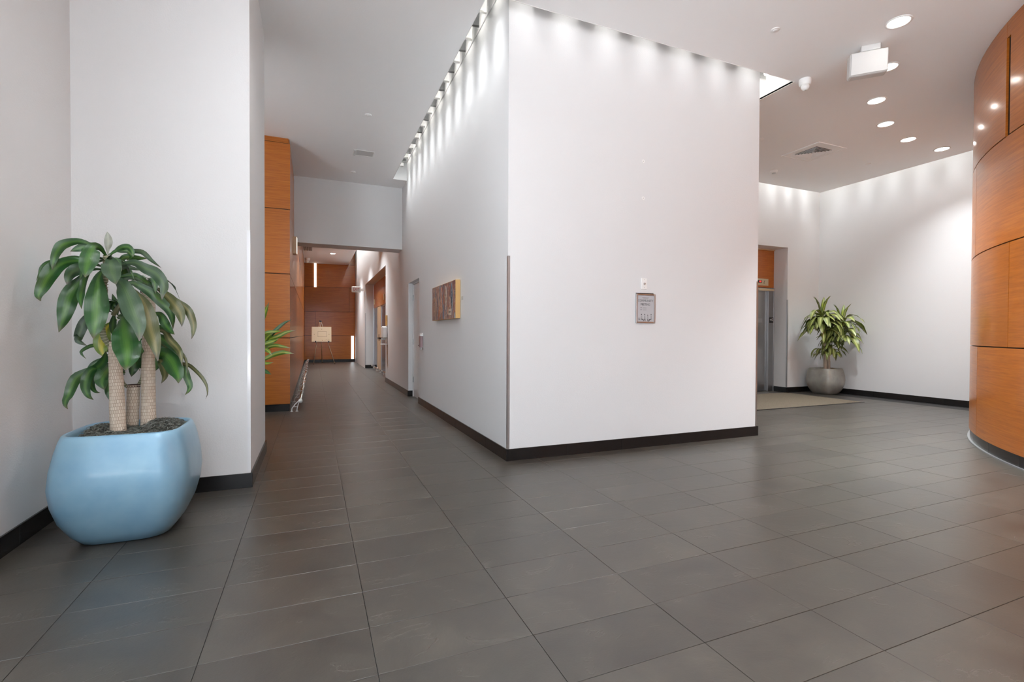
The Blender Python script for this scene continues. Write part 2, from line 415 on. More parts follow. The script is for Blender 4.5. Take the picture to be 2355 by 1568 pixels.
# corridor wood walls: dark backing with panels
cl = wall('wall_corridor_left', [((-2.6, YW+.022, -.1), (XW-.022, YE+.2, RZ))], M_DARK)
ce = wall('wall_corridor_end', [((XW-.022, YE+.022, -.1), (XC, YE+.2, RZ))], M_DARK)
ab = wall('wall_alcove_back', [((2.055, 12.7, -.1), (2.2, 18.2, 3.1))], M_DARK)
ZS = [.11, 1.155, 2.16, 3.17, 4.20]
G = .006
def panel(parent, a, b, m_=M_WOOD, name='panel'):
    mb = MB(); mb.box(a, b, .0015); return mb.build(name, m_, parent)
for z0, z1 in zip(ZS, ZS[1:]):
    panel(cl, (-2.4, YW, z0+G), (XW+ (0 if z0 < 3 else .006), YW+.02, z1-G))            # front of the wood corner
panel(cl, (-2.4, YW+.01, 4.205), (XW-.02, YW+.03, CZ))
for k, (z0, z1) in enumerate(zip(ZS, ZS[1:])):
    ys = [YW+.022]+([10.9, 13.9, 16.9, 19.9] if k % 2 else [12.4, 15.4, 18.4, 21.0])+[YE+.02]
    for y0, y1 in zip(ys, ys[1:]): panel(cl, (XW-.02, y0+G/2, z0+G), (XW, y1-G/2, z1-G))
panel(cl, (XW-.024, YW+.04, 4.205), (XW-.006, YE, CZ))
def grid_panels(parent, rows):
    for z0, z1, xs in rows:
        for x0, x1 in zip(xs, xs[1:]): panel(parent, (x0+G/2, YE, z0+G), (x1-G/2, YE+.02, z1-G))
grid_panels(ce, [(.11, 1.155, (XW, 1.62, XC)), (1.155, 2.2, (XW, .10, XC)), (2.2, 3.27, (XW, 1.49, XC)), (3.27, CZ, (XW, .06, XC))])
panel(ce, (1.46, YE, CZ+G), (XC, YE+.02, RZ))

# curved drum wall
def arc_piece(mb, a0, a1, r0, r1, z0, z1, step=2.0):
    n = max(2, int(abs(a1-a0)/step)+1)
    A = [math.radians(a0+(a1-a0)*k/(n-1)) for k in range(n)]
    def P(a, r, z): return mb.bm.verts.new((DC[0]+r*math.cos(a), DC[1]+r*math.sin(a), z))
    V = [[P(a, r, z) for (r, z) in ((r0, z0), (r1, z0), (r1, z1), (r0, z1))] for a in A]
    for U, W_ in zip(V, V[1:]):
        for k in range(4):
            f = mb.bm.faces.new((U[k], U[(k+1) % 4], W_[(k+1) % 4], W_[k])); f.smooth = True
    mb.bm.faces.new(V[0][::-1]); mb.bm.faces.new(V[-1])
    for e in mb.bm.edges:
        if len(e.link_faces) == 2 and abs(e.verts[0].co.z-e.verts[1].co.z) < 1e-6:
            pass
def sharp(o, ang=.7):
    me = o.data
    bm = bmesh.new(); bm.from_mesh(me)
    for e in bm.edges:
        if len(e.link_faces) == 2 and e.calc_face_angle(0) > ang: e.smooth = False
    bm.to_mesh(me); bm.free(); return o
mb = MB(); arc_piece(mb, 72, 250, DR-.25, DR-.022, -.1, CZ+.02)
drum = sharp(mb.build('wall_curved', M_DARK, kind='structure'))
for (z0, z1, first) in ((.115, 1.112, 123.5-20.6), (1.112, 2.13, 133.8-41.2), (2.13, 3.165, 121-41.2+20.6), (3.165, CZ-.004, 132.9-41.2)):
    a = first
    lo = 74
    edges = [e for e in [first+20.6*k for k in range(-3, 9)] if lo < e < 250]
    edges = [lo]+edges+[250]
    for a0, a1 in zip(edges, edges[1:]):
        if a1-a0 < .5: continue
        gp = .055
        mb = MB()
        if z0 > 3:   # tall dark reveals between the upper panels, closed above
            arc_piece(mb, a0+.5, a1-.5, DR-.02, DR, z0+.006, z1)
        else:
            arc_piece(mb, a0+gp, a1-gp, DR-.02, DR, z0+.006, z1-.006)
        sharp(mb.build('panel', M_WOOD, drum))
    if z0 > 3:
        for e in edges[1:-1]:
            mb = MB(); arc_piece(mb, e-.48, e+.48, DR-.02, DR-.001, 4.12, z1, .4)
            sharp(mb.build('filler_panel', M_WOOD, drum))

# ------------------------------------------------------------------ ceiling with light slots
mb = MB()
S1X, S2Y, S3X = 1.46, 4.135, 5.365
T0, T1 = CZ, RZ
for a, b in [((-2.6, YBACK), (S1X, YP1)), ((-2.6, YP1), (S1X, YE+.1)),
             ((S1X, YBACK), (S3X, S2Y)), ((S3X, YBACK), (10.03, 7.09)),
             ((S1X, 9.75), (XC, 10.75))]:
    mb.box((*a, T0), (*b, T1))
mb.box((-2.6, YBACK, T1), (XR+.2, YE+.2, T1+.1))
ceiling = mb.build('ceiling', M_CEIL, kind='structure')
mb = MB(); mb.box((XC-.012, 4.33, 4.625), (XC, 9.75, 4.64)); mb.build('trim_1', M_WMETAL, kind='structure')
# light edge bead along slot openings
mb = MB()
mb.box((S1X-.004, S2Y, CZ-.004), (S1X, 9.75, CZ+.02)); mb.box((S1X-.004, S2Y-.004, CZ-.004), (S3X, S2Y, CZ+.02)); mb.box((S3X, S2Y-.004, CZ-.004), (S3X+.004, 7.09, CZ+.02))
mb.build('trim_2', M_WMETAL, kind='structure')

# ------------------------------------------------------------------ baseboards
def baseboard(name, p0, p1, nrm, ret=False, h=.115, m_=M_BASE):
    p0, p1, n = Vector((*p0, 0)), Vector((*p1, 0)), Vector((*nrm, 0))
    L = (p1-p0).length; d = (p1-p0)/L
    def slab(name_, s0, s1, t0, t1, z1, par=None, kd=None, bev=0):
        a = p0+d*s0+n*t0; b = p0+d*s1+n*t1
        mb = MB(); mb.box((a.x, a.y, 0), (b.x, b.y, z1), bev); return mb.build(name_, m_, par, kind=kd)
    root = slab(name, 0, L, 0, .006, h-.003, kd='structure')
    k = max(1, round(L/.61)) if L > .75 else 1
    if k > 26: k = 26
    for i in range(k): slab('tile', L*i/k+(.001 if i else 0), L*(i+1)/k-(.001 if i < k-1 else 0), .006, .016, h, root, bev=.0015)
    return root
baseboard('baseboard_left', (XL, 2.2), (XL, YP0), (1, 0))
baseboard('baseboard_pier', (XL, YP0), (XP+.016, YP0), (0, -1))
baseboard('baseboard_pier_side', (XP, YP0), (XP, YP1), (1, 0))
baseboard('baseboard_block_left', (XC, YB-.016), (XC, 8.53), (-1, 0))
baseboard('baseboard_block_front', (XC-.016, YB), (XB+.016, YB), (0, -1))
baseboard('baseboard_block_right', (XB, YB), (XB, YL), (1, 0))
baseboard('baseboard_corridor_right', (XC, 9.56), (XC, 12.78), (-1, 0))
baseboard('baseboard_niche', (XC, 9.56), (1.82, 9.56), (0, -1))
baseboard('baseboard_alcove', (XC, 18.1), (2.03, 18.1), (0, -1))
baseboard('baseboard_wood_front', (-2.4, YW+.03), (XW-.015, YW+.03), (0, -1), h=.105)
baseboard('baseboard_wood_side', (XW-.022, YW+.03), (XW-.022, YE), (1, 0), h=.105)
baseboard('baseboard_corridor_end', (XW, YE+.022), (XC, YE+.022), (0, -1), h=.105)
baseboard('baseboard_lobby_back', (9.42, YL), (XR, YL), (0, -1))
baseboard('baseboard_lobby_reveal', (9.42, YL), (9.42, YL+.3), (-1, 0))
baseboard('baseboard_lobby_right', (XR, 1.5), (XR, YL), (-1, 0))
mb = MB(); arc_piece(mb, 72, 250, DR-.05, DR-.03, -.01, .118); bc = sharp(mb.build('baseboard_curved', M_BASE, kind='structure'))
for k in range(22):
    a0 = 74+k*7.8; mb = MB(); arc_piece(mb, a0+.02, a0+7.78, DR-.03, DR-.010, 0, .116, 1.3); sharp(mb.build('tile', M_BASE, bc))
mb = MB(); arc_piece(mb, 72, 250, DR-.01, DR+.012, 0, .012, 1.0); sharp(mb.build('trim_3', M_GUARD, kind='structure'))

# ------------------------------------------------------------------ corner guards
def guard(x, y, sx, sy, z0, z1, m_, label, w=.02):
    """thin angle wrapped on the outside corner at x,y; sx,sy point out of the two faces"""
    mb = MB(); t = .003
    mb.box((x, y, z0), (x+sx*t, y-sy*w, z1)); mb.box((x+sx*t, y, z0), (x-sx*w, y+sy*t, z1))
    return mb.build('corner_guard', m_, label=label, cat='corner guard')
guard(XC, YB, -1, -1, .116, 1.975, M_GUARD, 'long steel angle guard on the near corner of the white block, beside the artwork wall')
guard(XB, YB, 1, -1, .116, 1.88, M_GUARD, 'thin steel angle guard on the block corner facing the elevator lobby', .02)
guard(XP, YP0, 1, -1, .116, 2.03, M_GUARDC, 'clear plastic angle guard on the pier corner by the blue-tinted planter')
guard(9.42, YL, -1, -1, .116, 1.997, M_GUARD, 'grey steel angle guard on the elevator recess corner beside the grey planter')
guard(XC, 18.1, -1, -1, .116, 1.98, M_GUARD, 'thin steel angle guard on the far pier beyond the corridor elevators', .03)

# ------------------------------------------------------------------ slot wall washers
def blade_mesh(w, h, along, across):
    """curved louver blade; across = unit 2-D vector over the slot, along = unit vector down the slot"""
    mb = MB(); prev = None
    for k in range(6):
        t = k/5; z = -h*t; off = .05*(1-t)**2
        row = [mb.bm.verts.new((across[0]*s_*w+along[0]*off, across[1]*s_*w+along[1]*off, z)) for s_ in (-.5, .5)]
        row2 = [mb.bm.verts.new((across[0]*s_*w-along[0]*off, across[1]*s_*w-along[1]*off, z-.0005)) for s_ in (-.5, .5)]
        if prev:
            mb.bm.faces.new((prev[0][0], prev[0][1], row[1], row[0])).smooth = True
            mb.bm.faces.new((prev[1][1], prev[1][0], row2[0], row2[1])).smooth = True
            for s_ in (0, 1): mb.bm.faces.new((prev[0][s_], row[s_], row2[s_], prev[1][s_]))
        prev = (row, row2)
    me = bpy.data.meshes.new('louver'); mb.bm.to_mesh(me); mb.bm.free(); me.materials.append(M_ALU); return me
def spot(loc, aim, power, size=1.2, blend=1.0, col=NEUT, rad=.16):
    l = bpy.data.lights.new('lamp_light', 'SPOT'); l.energy = power; l.spot_size = size; l.spot_blend = blend; l.color = col; l.shadow_soft_size = rad
    o = bpy.data.objects.new('lamp_light', l); COL.objects.link(o); o.location = loc
    o.rotation_euler = (Vector(aim)-Vector(loc)).to_track_quat('-Z', 'Y').to_euler(); o['kind'] = 'helper'; return o
bulb_me = None
def bulb(parent, loc, r=.035):
    global bulb_me
    if bulb_me is None:
        b_ = bmesh.new(); bmesh.ops.create_uvsphere(b_, u_segments=14, v_segments=8, radius=r)
        for f in b_.faces: f.smooth = True
        bulb_me = bpy.data.meshes.new('bulb'); b_.to_mesh(bulb_me); b_.free(); bulb_me.materials.append(M_BULB)
    o = bpy.data.objects.new('bulb', bulb_me); COL.objects.link(o); o.parent = parent; o.location = Vector(loc)-parent.location
def washer(label, p0, p1, wall_dir, blades, lamps, power, zblade=4.72, hblade=.26, width=.17, zl=4.55, offs=.05, group=None, tilt=.02):
    """p0,p1 centre line of the slot; wall_dir points at the lit wall"""
    p0, p1, n = Vector((*p0, 0)), Vector((*p1, 0)), Vector((*wall_dir, 0)); L = (p1-p0).length; d = (p1-p0)/L
    root = empty('slot_wall_washer', (p0.x, p0.y, 4.75), label, 'light', group)
    mb = MB(); w = width/2+.01
    a = p0-n*w; b = p1+n*w
    mb.box((a.x, a.y, 4.86), (b.x, b.y, 4.93)); mb.build('housing', M_WMETAL, root)
    if blades:
        me = blade_mesh(width, hblade, (d.x, d.y), (n.x, n.y))
        for s_ in blades:
            o = bpy.data.objects.new('louver', me); COL.objects.link(o); o.parent = root
            q = p0+d*s_-n*.012; o.location = Vector((q.x, q.y, zblade))-root.location
    for s_ in lamps:
        q = p0+d*s_
        bulb(root, (q.x, q.y, zl+.1))
        q2 = q-n*offs
        a_ = Vector((q2.x, q2.y, zl)); spot(a_, a_+Vector((0, 0, -1))+n*tilt, power)
    return root
def frange(a, b, s): 
    o = []
    while a < b: o.append(a); a += s
    return o
washer('row of bright louvers in the ceiling slot over the artwork wall', (1.575, 4.15), (1.575, 9.7), (1, 0),
       frange(.33, 5.5, .245), [.45+.49*k for k in range(11)], P_WASH*2.2, zblade=4.76, group=None)
washer('row of louvers in the ceiling slot over the wide front face of the block', (1.5, 4.235), (5.0, 4.235), (0, 1),
       frange(.22, 3.5, .247), [.40, .85, 1.33, 1.85, 2.35, 2.85, 3.3], P_WASH*.42, zblade=4.70, hblade=.27, width=.15, zl=4.50, tilt=.02)
washer('louvers and bare lamps in the slot end past the block corner', (5.19, 4.2), (5.19, 7.0), (-1, 0),
       [.30, .55, .80, 1.05, 1.3], [.17, .42, .92, 1.5], P_WASH*.05, zblade=4.62, hblade=.16, width=.26, zl=4.37, tilt=.1)
washer('hidden slot light over the elevator wall of the lobby', (5.5, 7.22), (10.0, 7.22), (0, 1), [], [.4+.5*k for k in range(9)], P_WASH_FAR*.6, tilt=.02)
washer('hidden slot light over the tall right wall of the lobby', (10.22, 7.2), (10.22, 0), (1, 0), [], [.3+.5*k for k in range(11)], P_WASH_FAR*.6, tilt=.02)
washer('hidden slot light over the corridor elevator wall beyond the header', (1.59, 10.9), (1.59, 22.4), (1, 0), [], [.3+.6*k for k in range(18)], P_WASH_FAR*2.2, tilt=.02)

# ------------------------------------------------------------------ downlights
def downlight(x, y, label, power=P_DOWN, r=.092, group='recessed round downlights', ang=1.9):
    root = empty('downlight', (x, y, CZ), label, 'light', group)
    MBr = MB(); MBr.lathe([(r+.018, -.001), (r+.018, -.006), (r, -.008), (r-.004, .0), (r-.03, .0)], (x, y, CZ), 32, False, False)
    MBr.build('trim_ring', M_WHITE, root)
    a = MB(); a.lathe([(r-.003, -.003), (.001, -.0035)], (x, y, CZ), 32, False, True); a.build('lens', M_BULB2, root)
    b = MB(); b.lathe([(.045, -.006), (.045, -.011), (.03, -.013)], (x-.03, y+.02, CZ), 20, True, True); b.build('bulb', M_BULB, root)
    spot((x, y, CZ-.03), (x, y, 0), power, ang, .9, WARM, .07)
    return root
DL = [((5.279, 2.961), 'largest downlight, first of the arc, highest in the view'),
      ((6.051, 3.499), 'second downlight of the arc, partly behind the white ceiling speaker'),
      ((6.775, 4.047), 'third downlight of the arc, just past the ceiling speaker'),
      ((7.644, 4.438), 'fourth downlight of the arc, between speaker and square diffuser'),
      ((8.564, 4.647), 'fifth downlight of the arc, second from the curved wood wall'),
      ((9.503, 4.669), 'last downlight of the arc, closest to the lobby right wall')]
for i_, ((x, y), lb) in enumerate(DL): downlight(x, y, lb, P_DOWN*(1.3, 1.8, 2.0, 1.7, 1.5, 1.0)[i_], ang=(1.25, 1.3, 1.5, 1.9, 2.0, 2.0)[i_])
# the arc carried on out of view; the entrance downlights are added fill
for k, w_ in enumerate(('first', 'second', 'third', 'fourth')):
    a = math.radians(151+k*11); downlight(DC[0]+5.47*math.cos(a), DC[1]+5.47*math.sin(a), 'downlight of the arc outside the frame, %s beyond the largest one in view' % w_)
for x, y, w_, q_ in ((-.45, 2.1, 'over the left wall just out of view', .07), (.5, 3.75, 'over the mouth of the corridor just out of view', .28), (.2, 2.2, 'between corridor mouth and viewer', .15), (.3, .6, 'right overhead', .8), (.3, -2.2, 'behind the viewer near the added left windows', 1), (2.9, -3.4, 'far behind the viewer near the front windows', 1)):
    downlight(x, y, 'added fill downlight in the entrance ceiling ' + w_, P_DOWN*q_, ang=2.5)
for x, y, w_ in ((.7, 13.2, 'nearest beyond the header'), (.7, 16.4, 'in the middle before the elevator alcove'), (.7, 19.6, 'last before the end wall')):
    downlight(x, y, 'far corridor downlight, ' + w_, P_DOWN*2.2)
downlight(-1.2, 7.0, 'downlight over the planted alcove behind the pier', P_DOWN*.7)

# ------------------------------------------------------------------ window front behind the viewer, with added side windows and rear wall
mb = MB()
for x in frange(XL, 1.5, 1.0): mb.box((x-.03, YBACK-.08, 0), (x+.03, YBACK, CZ))
for z in (.0, 2.5, CZ-.06): mb.box((XL, YBACK-.07, z), (1.6, YBACK-.01, z+.07))
mb.build('window_1', M_STEEL, kind='structure')
mb = MB()
wall('wall_rear_added', [((1.6, YBACK-.2, -.1), (XR+.2, YBACK, RZ))])  # unseen wall, added to hold back window light on the block front
for y in (-5.2, -3.7, -2.2, -.7, .8, 2.17): mb.box((XL-.08, y-.03, 0), (XL, y+.03, CZ))
for z in (.0, 2.5, CZ-.06): mb.box((XL-.07, YBACK, z), (XL-.01, 2.2, z+.07))
mb.build('window_added_side', M_STEEL, kind='structure')  # unseen side windows, added to let daylight onto the block's left face

# ------------------------------------------------------------------ small ceiling fittings
def disc(x, y, r, label, cat='sprinkler', name='sprinkler_cover', h=.008):
    root = empty(name, (x, y, CZ), label, cat)
    MB().lathe([(r, 0), (r, -h*.6), (r*.8, -h), (.001, -h-.001)], (x, y, CZ), 28, False, True).build('cover_plate', M_WHITE, root)
    MB().lathe([(r*.55, -h), (r*.5, -h-.004), (.001, -h-.005)], (x, y, CZ), 20, False, True).build('centre_cap', M_WHITE, root)
disc(4.28, 3.511, .043, 'white round sprinkler cover nearest the viewer on the ceiling')
disc(.717, 7.047, .045, 'white round sprinkler cover on the corridor ceiling before the square recess')
disc(.703, 9.615, .045, 'white round sprinkler cover on the corridor ceiling near the header')
disc(9.116, 5.575, .045, 'white round sprinkler cover between square diffuser and lobby right wall')
disc(6.444, 5.535, .05, 'white round cover plate half hidden by the block edge')
root = empty('smoke_detector', (7.92, 6.492, CZ), 'low white dome smoke detector on lobby ceiling before the elevator wall', 'detector')
MB().lathe([(.062, 0), (.062, -.012), (.05, -.018), (.045, -.032), (.03, -.042), (.001, -.044)], (7.92, 6.492, CZ), 28, False, True).build('housing', M_WHITE, root)
MB().lathe([(.035, -.035), (.035, -.048), (.001, -.05)], (7.92, 6.492, CZ), 20, True, True).build('sensor_cap', M_GREYP, root)
def dome_cam(x, y, z, s, label):
    root = empty('security_camera', (x, y, z), label, 'camera')
    MB().lathe([(.062*s, 0), (.064*s, -.02*s), (.060*s, -.06*s), (.045*s, -.075*s)], (x, y, z), 28, False, True).build('mount', M_WHITE, root)
    b = MB(); b.ball((x-.01*s, y-.01*s, z-.09*s), .043*s, 20); b.build('eyeball', M_WHITE, root, smooth=True)
    b = MB(); b.lathe([(.013*s, 0), (.012*s, -.006*s), (.001, -.006*s)], (x-.02*s, y-.02*s, z-.130*s), 14, True, True); b.build('lens', M_GREYP, root)
dome_cam(5.44, 4.05, CZ, 1.05, 'white eyeball security camera beside the slot end')
dome_cam(-.20, 21.2, CZ, 1.5, 'small white security camera at the far end of the corridor')
# speaker
spx, spy = 5.42, 3.32
root = empty('ceiling_speaker', (spx, spy, CZ), 'white box speaker hung on a bracket just below the ceiling', 'speaker', rot=(0, 0, -.80))
def loc_box(parent, a, b, bev, name, m_, rx=0, piv=(0, 0, 0), mesh_cb=None):
    mb_ = MB(); mb_.box(a, b, bev)
    if rx: bmesh.ops.rotate(mb_.bm, cent=piv, matrix=Matrix.Rotation(rx, 3, 'X'), verts=mb_.bm.verts)
    bmesh.ops.transform(mb_.bm, matrix=parent_world(parent), verts=mb_.bm.verts)
    return mb_.build(name, m_, parent)
loc_box(root, (-.07, -.02, -.06), (.10, .05, 0), .006, 'bracket', M_SPK)
loc_box(root, (-.17, -.02, -.30), (.17, .13, -.06), .02, 'cabinet', M_SPK, .12, (0, 0, -.16))
loc_box(root, (-.16, -.03, -.29), (.16, -.014, -.07), .006, 'grille', M_SPK, .12, (0, 0, -.16))
# square diffuser
x0, x1, y0, y1 = 7.37, 8.03, 5.24, 5.90
root = empty('air_diffuser', ((x0+x1)/2, (y0+y1)/2, CZ), 'square white ceiling air diffuser with nested louvers', 'vent')
def ring(mb_, x0, x1, y0, y1, w, z0, z1, z2=None):
    """square frame sloping from outer bottom z0 to inner bottom z2"""
    z2 = z0 if z2 is None else z2
    o_ = [(x0, y0), (x1, y0), (x1, y1), (x0, y1)]; i_ = [(x0+w, y0+w), (x1-w, y0+w), (x1-w, y1-w), (x0+w, y1-w)]
    A = [mb_.bm.verts.new((*p, z0)) for p in o_]; B = [mb_.bm.verts.new((*p, z2)) for p in i_]
    C_ = [mb_.bm.verts.new((*p, z1)) for p in o_]; D_ = [mb_.bm.verts.new((*p, z2+(z1-z0))) for p in i_]
    for k in range(4):
        q = (k+1) % 4
        for f in ((A[k], A[q], B[q], B[k]), (C_[k], D_[k], D_[q], C_[q]), (A[k], C_[k], C_[q], A[q]), (B[k], B[q], D_[q], D_[k])): mb_.bm.faces.new(f)
b = MB(); ring(b, x0, x1, y0, y1, .022, CZ-.012, CZ); b.build('outer_frame', M_WHITE, root)
b = MB(); ring(b, x0+.024, x1-.024, y0+.024, y1-.024, .115, CZ-.007, CZ); b.build('face_plate', M_WHITE, root)
b = MB(); b.box((x0+.13, y0+.13, CZ-.003), (x1-.13, y1-.13, CZ-.001)); b.build('duct_opening', M_BLIND, root)
for k in range(5):
    i = .142+.034*k
    b = MB(); ring(b, x0+i, x1-i, y0+i, y1-i, .013, CZ-.022, CZ-.019, CZ-.010); b.build('louver', M_WHITE, root)
b = MB(); b.box((x0+.315, y0+.315, CZ-.02), (x1-.315, y1-.315, CZ-.006), .003); b.build('centre_plate', M_WHITE, root)
# rectangular recessed fitting over corridor
x0, x1, y0, y1 = .64, .95, 8.45, 8.68
root = empty('recessed_wall_washer', ((x0+x1)/2, (y0+y1)/2, CZ), 'unlit rectangular recessed fitting in the corridor ceiling', 'light')
b = MB(); ring(b, x0-.012, x1+.012, y0-.012, y1+.012, .012, CZ-.004, CZ); b.build('trim_frame', M_WHITE, root)
b = MB(); b.box((x0, y0, CZ-.002), (x1, y1, CZ-.0005)); b.build('reflector', M_GREYP, root)
b = MB(); b.prism([(x0, CZ-.003), (x0+.045, CZ-.003), (x0, CZ-.03)], y0, y1, 1); b.build('end_cap', M_GREYP, root)
# far corridor ceiling fittings
root = empty('track_light', (1.55, 13.0, CZ), 'small white spotlight pair in the far slot above the corridor elevators', 'light')
b = MB(); b.box((1.30, 12.6, 4.245), (1.72, 14.2, 4.279), .004); b.build('track', M_WHITE, root)
for yy in (12.8, 13.6):
    b = MB(); b.tube([(1.45, yy, 4.25), (1.45, yy, 4.17)], .015); b.tube([(1.45, yy, 4.18), (1.50, yy+.05, 4.06)], [.04, .055], 16); b.build('lamp_head', M_WHITE, root)
root = empty('linear_vent', (-.15, 17.0, CZ), 'grey slotted air vent along the left side of the far corridor ceiling', 'vent')
b = MB(); b.box((-.31, 16.2, CZ-.012), (-.02, 19.2, CZ-.002)); b.build('frame', M_GREYP, root)
for k in range(5):
    b = MB(); b.box((-.295+.055*k, 16.25, CZ-.03), (-.275+.055*k, 19.15, CZ-.012)); b.build('slat', M_BLIND, root)

# ------------------------------------------------------------------ block front: switch, poster, caps
root = empty('wall_switch', (3.322, YB, 1.777), 'small white wall plate with round steel key button above the poster', 'switch')
b = MB(); b.box((3.285, YB-.010, 1.717), (3.360, YB, 1.836), .003); b.build('plate', M_WHITE, root)
b = MB(); b.tube([(3.325, YB-.008, 1.776), (3.325, YB-.022, 1.776)], [.012, .009], 18); b.build('key_button', M_STEEL, root)
for z in (1.82, 1.735):
    b = MB(); b.tube([(3.323, YB-.008, z), (3.323, YB-.0125, z)], .0035, 10); b.build('screw', M_STEEL, root)
x0, x1, z0, z1 = 3.216, 3.470, 1.349, 1.667
root = empty('poster_frame', ((x0+x1)/2, YB, (z0+z1)/2), 'silver snap-frame community meeting poster on the front of the block', 'poster')
b = MB(); w = .017
for a_, c_ in (((x0, z0), (x0+w, z1)), ((x1-w, z0), (x1, z1)), ((x0+w, z0), (x1-w, z0+w)), ((x0+w, z1-w), (x1-w, z1))):
    b.box((a_[0], YB-.016, a_[1]), (c_[0], YB, c_[1]), .004)
b.build('frame', M_STEEL, root)
b = MB(); b.box((x0+.01, YB-.007, z0+.01), (x1-.01, YB-.002, z1-.01)); b.build('paper', M_PAPER, root)
b = MB(); b.box((x0+.002, YB-.013, z1+.001), (x1-.025, YB, z1+.008), .001); b.build('hinge_bar', M_BLACKP, root)
cx = (x0+x1)/2; ty = YB-.0085
txt('COMMUNITY', .036, (cx, ty, 1.592), (0, -1, 0), M_INK, root, stretch=.93)
txt('MEETING', .036, (cx-.002, ty, 1.552), (0, -1, 0), M_INK, root, stretch=.84)
for z, w_ in ((1.625, .09), (1.616, .064)):
    b = MB(); b.box((cx-w_/2, ty, z-.0015), (cx+w_/2, ty+.001, z+.0015)); b.build('small_print', M_INK, root)
for z in (1.520, 1.510, 1.500, 1.490):
    b = MB(); b.box((cx-.038, ty, z-.001), (cx+.012, ty+.001, z+.001)); b.build('small_print', M_INK, root)
for z in (1.517, 1.495):
    b = MB(); b.tube([(cx-.058, ty, z), (cx-.058, ty+.001, z)], .005, 8); b.build('icon', M_INKB, root)
def figure(cx_, legs, flip=1, lift=0):
    b = MB()
    z = 1.395+lift
    b.tube([(cx_, ty, z+.048), (cx_, ty+.001, z+.048)], .0055, 10)
    b.build('printed_figure', M_INKB, root)
    b = MB(); b.prism([(cx_-.008, z), (cx_+.010, z), (cx_+.008, z+.036), (cx_-.006, z+.038)], ty, ty+.001, 1); b.build('printed_figure', M_INKL, root)
    b = MB()
    f = flip
    if legs == 'sit':
        p = [(cx_-.003*f, z+.004), (cx_+.024*f, z+.0), (cx_+.030*f, z-.022), (cx_+.024*f, z-.024), (cx_+.017*f, z-.008), (cx_-.004*f, z-.006)]
    else:
        p = [(cx_-.006, z+.002), (cx_+.008, z+.002), (cx_+.010, z-.024), (cx_+.002, z-.024)]
    area = sum(p[i][0]*p[(i+1) % len(p)][1]-p[(i+1) % len(p)][0]*p[i][1] for i in range(len(p)))
    b.prism(p if area > 0 else p[::-1], ty, ty+.001, 1)
    b.build('printed_figure', M_INKB, root)
figure(cx-.052, 'sit', 1); figure(cx-.010, 'stand'); figure(cx+.030, 'stand', 1, -.006); figure(cx+.075, 'sit', -1)
b = MB()
for k in range(5):
    a_ = .5+k*.45; b.tube([(cx-.085, ty, 1.38), (cx-.085+.022*math.cos(a_), ty, 1.38+.028*math.sin(a_))], .0012, 5)
b.build('printed_plant', M_INK, root)
for x, z in ((3.303, 3.097), (3.306, 2.70)):
    root = empty('blank_cap', (x, YB, z), 'tiny white round cap high on the block front, %s of two' % ('upper' if z > 3 else 'lower'), 'wall cap')
    b = MB(); b.tube([(x, YB, z), (x, YB-.004, z)], .019, 20); b.build('cap', M_WHITE, root)
    b = MB(); b.tube([(x, YB-.004, z), (x, YB-.006, z)], .006, 12); b.build('screw', M_GREYP, root)

# ------------------------------------------------------------------ artwork wall
root = empty('painting', (XC, 6.55, 1.41), 'wide abstract painting in rust and grey with pale wood edge on corridor wall', 'painting')
y0, y1, z0, z1 = 5.93, 7.22, 1.425, 1.915
b = MB()
xa = XC-.065; e = .02
for a_, c_ in (((y0, z0), (y0+e, z1)), ((y1-e, z0), (y1, z1)), ((y0+e, z0), (y1-e, z0+e)), ((y0+e, z1-e), (y1-e, z1))):
    b.box((xa, a_[0], a_[1]), (XC-.004, c_[0], c_[1]), .002)
b.build('frame', M_OAK, root)
b = MB(); f = b.quad((xa+.004, y1-.004, z0+.004), (xa+.004, y0+.018, z0+.004), (xa+.004, y0+.018, z1-.004), (xa+.004, y1-.004, z1-.004))
ul = b.bm.loops.layers.uv.new('UVMap')
for lp, uvv in zip(f.loops, ((0, 0), (1, 0), (1, 1), (0, 1))): lp[ul].uv = uvv
r_ = bmesh.ops.extrude_face_region(b.bm, geom=[f]); bmesh.ops.translate(b.bm, vec=(-.006, 0, 0), verts=[v for v in r_['geom'] if isinstance(v, bmesh.types.BMVert)])
b.build('canvas', M_PAINT, root)
b = MB(); b.box((xa-.007, 6.13, 1.475), (xa-.0025, 6.26, 1.555)); b.build('painted_plaque', mat('cream_paint', (.6, .52, .42)), root, label='cream painted block with dark marks')
for yc, zc, hw, hh, c_ in ((6.12, 1.74, .045, .14, (.22, .30, .36)), (6.10, 1.62, .03, .09, (.30, .38, .42)), (6.42, 1.72, .045, .15, (.62, .50, .40)), (6.66, 1.70, .04, .17, (.62, .34, .24)), (6.90, 1.66, .035, .14, (.28, .20, .22)), (7.08, 1.66, .03, .16, (.50, .30, .20)), (6.53, 1.53, .022, .10, (.16, .24, .34)), (6.78, 1.52, .025, .09, (.60, .20, .08))):
    b = MB(); oc = []
    for k in range(18):
        a_ = 2*PI*k/18; oc.append((yc+hw*math.cos(a_)*(1+.25*math.sin(3*a_+yc*9)), zc+hh*math.sin(a_)*(1+.10*math.cos(4*a_))))
    b.prism(oc, xa-.0045, xa-.002, 0); b.build('painted_shape', mat('oil_paint_%02d' % int(yc*10), c_, .5, var=(34, tuple(v*.55 for v in c_))), root)
    b = MB(); b.box((xa-.0052, yc-hw*.4, zc+hh*.12), (xa-.0044, yc-hw*.05, zc+hh*.26)); b.box((xa-.0052, yc+hw*.1, zc-hh*.3), (xa-.0044, yc+hw*.3, zc-hh*.2)); b.build('painted_marks', M_INKB, root)
b = MB()
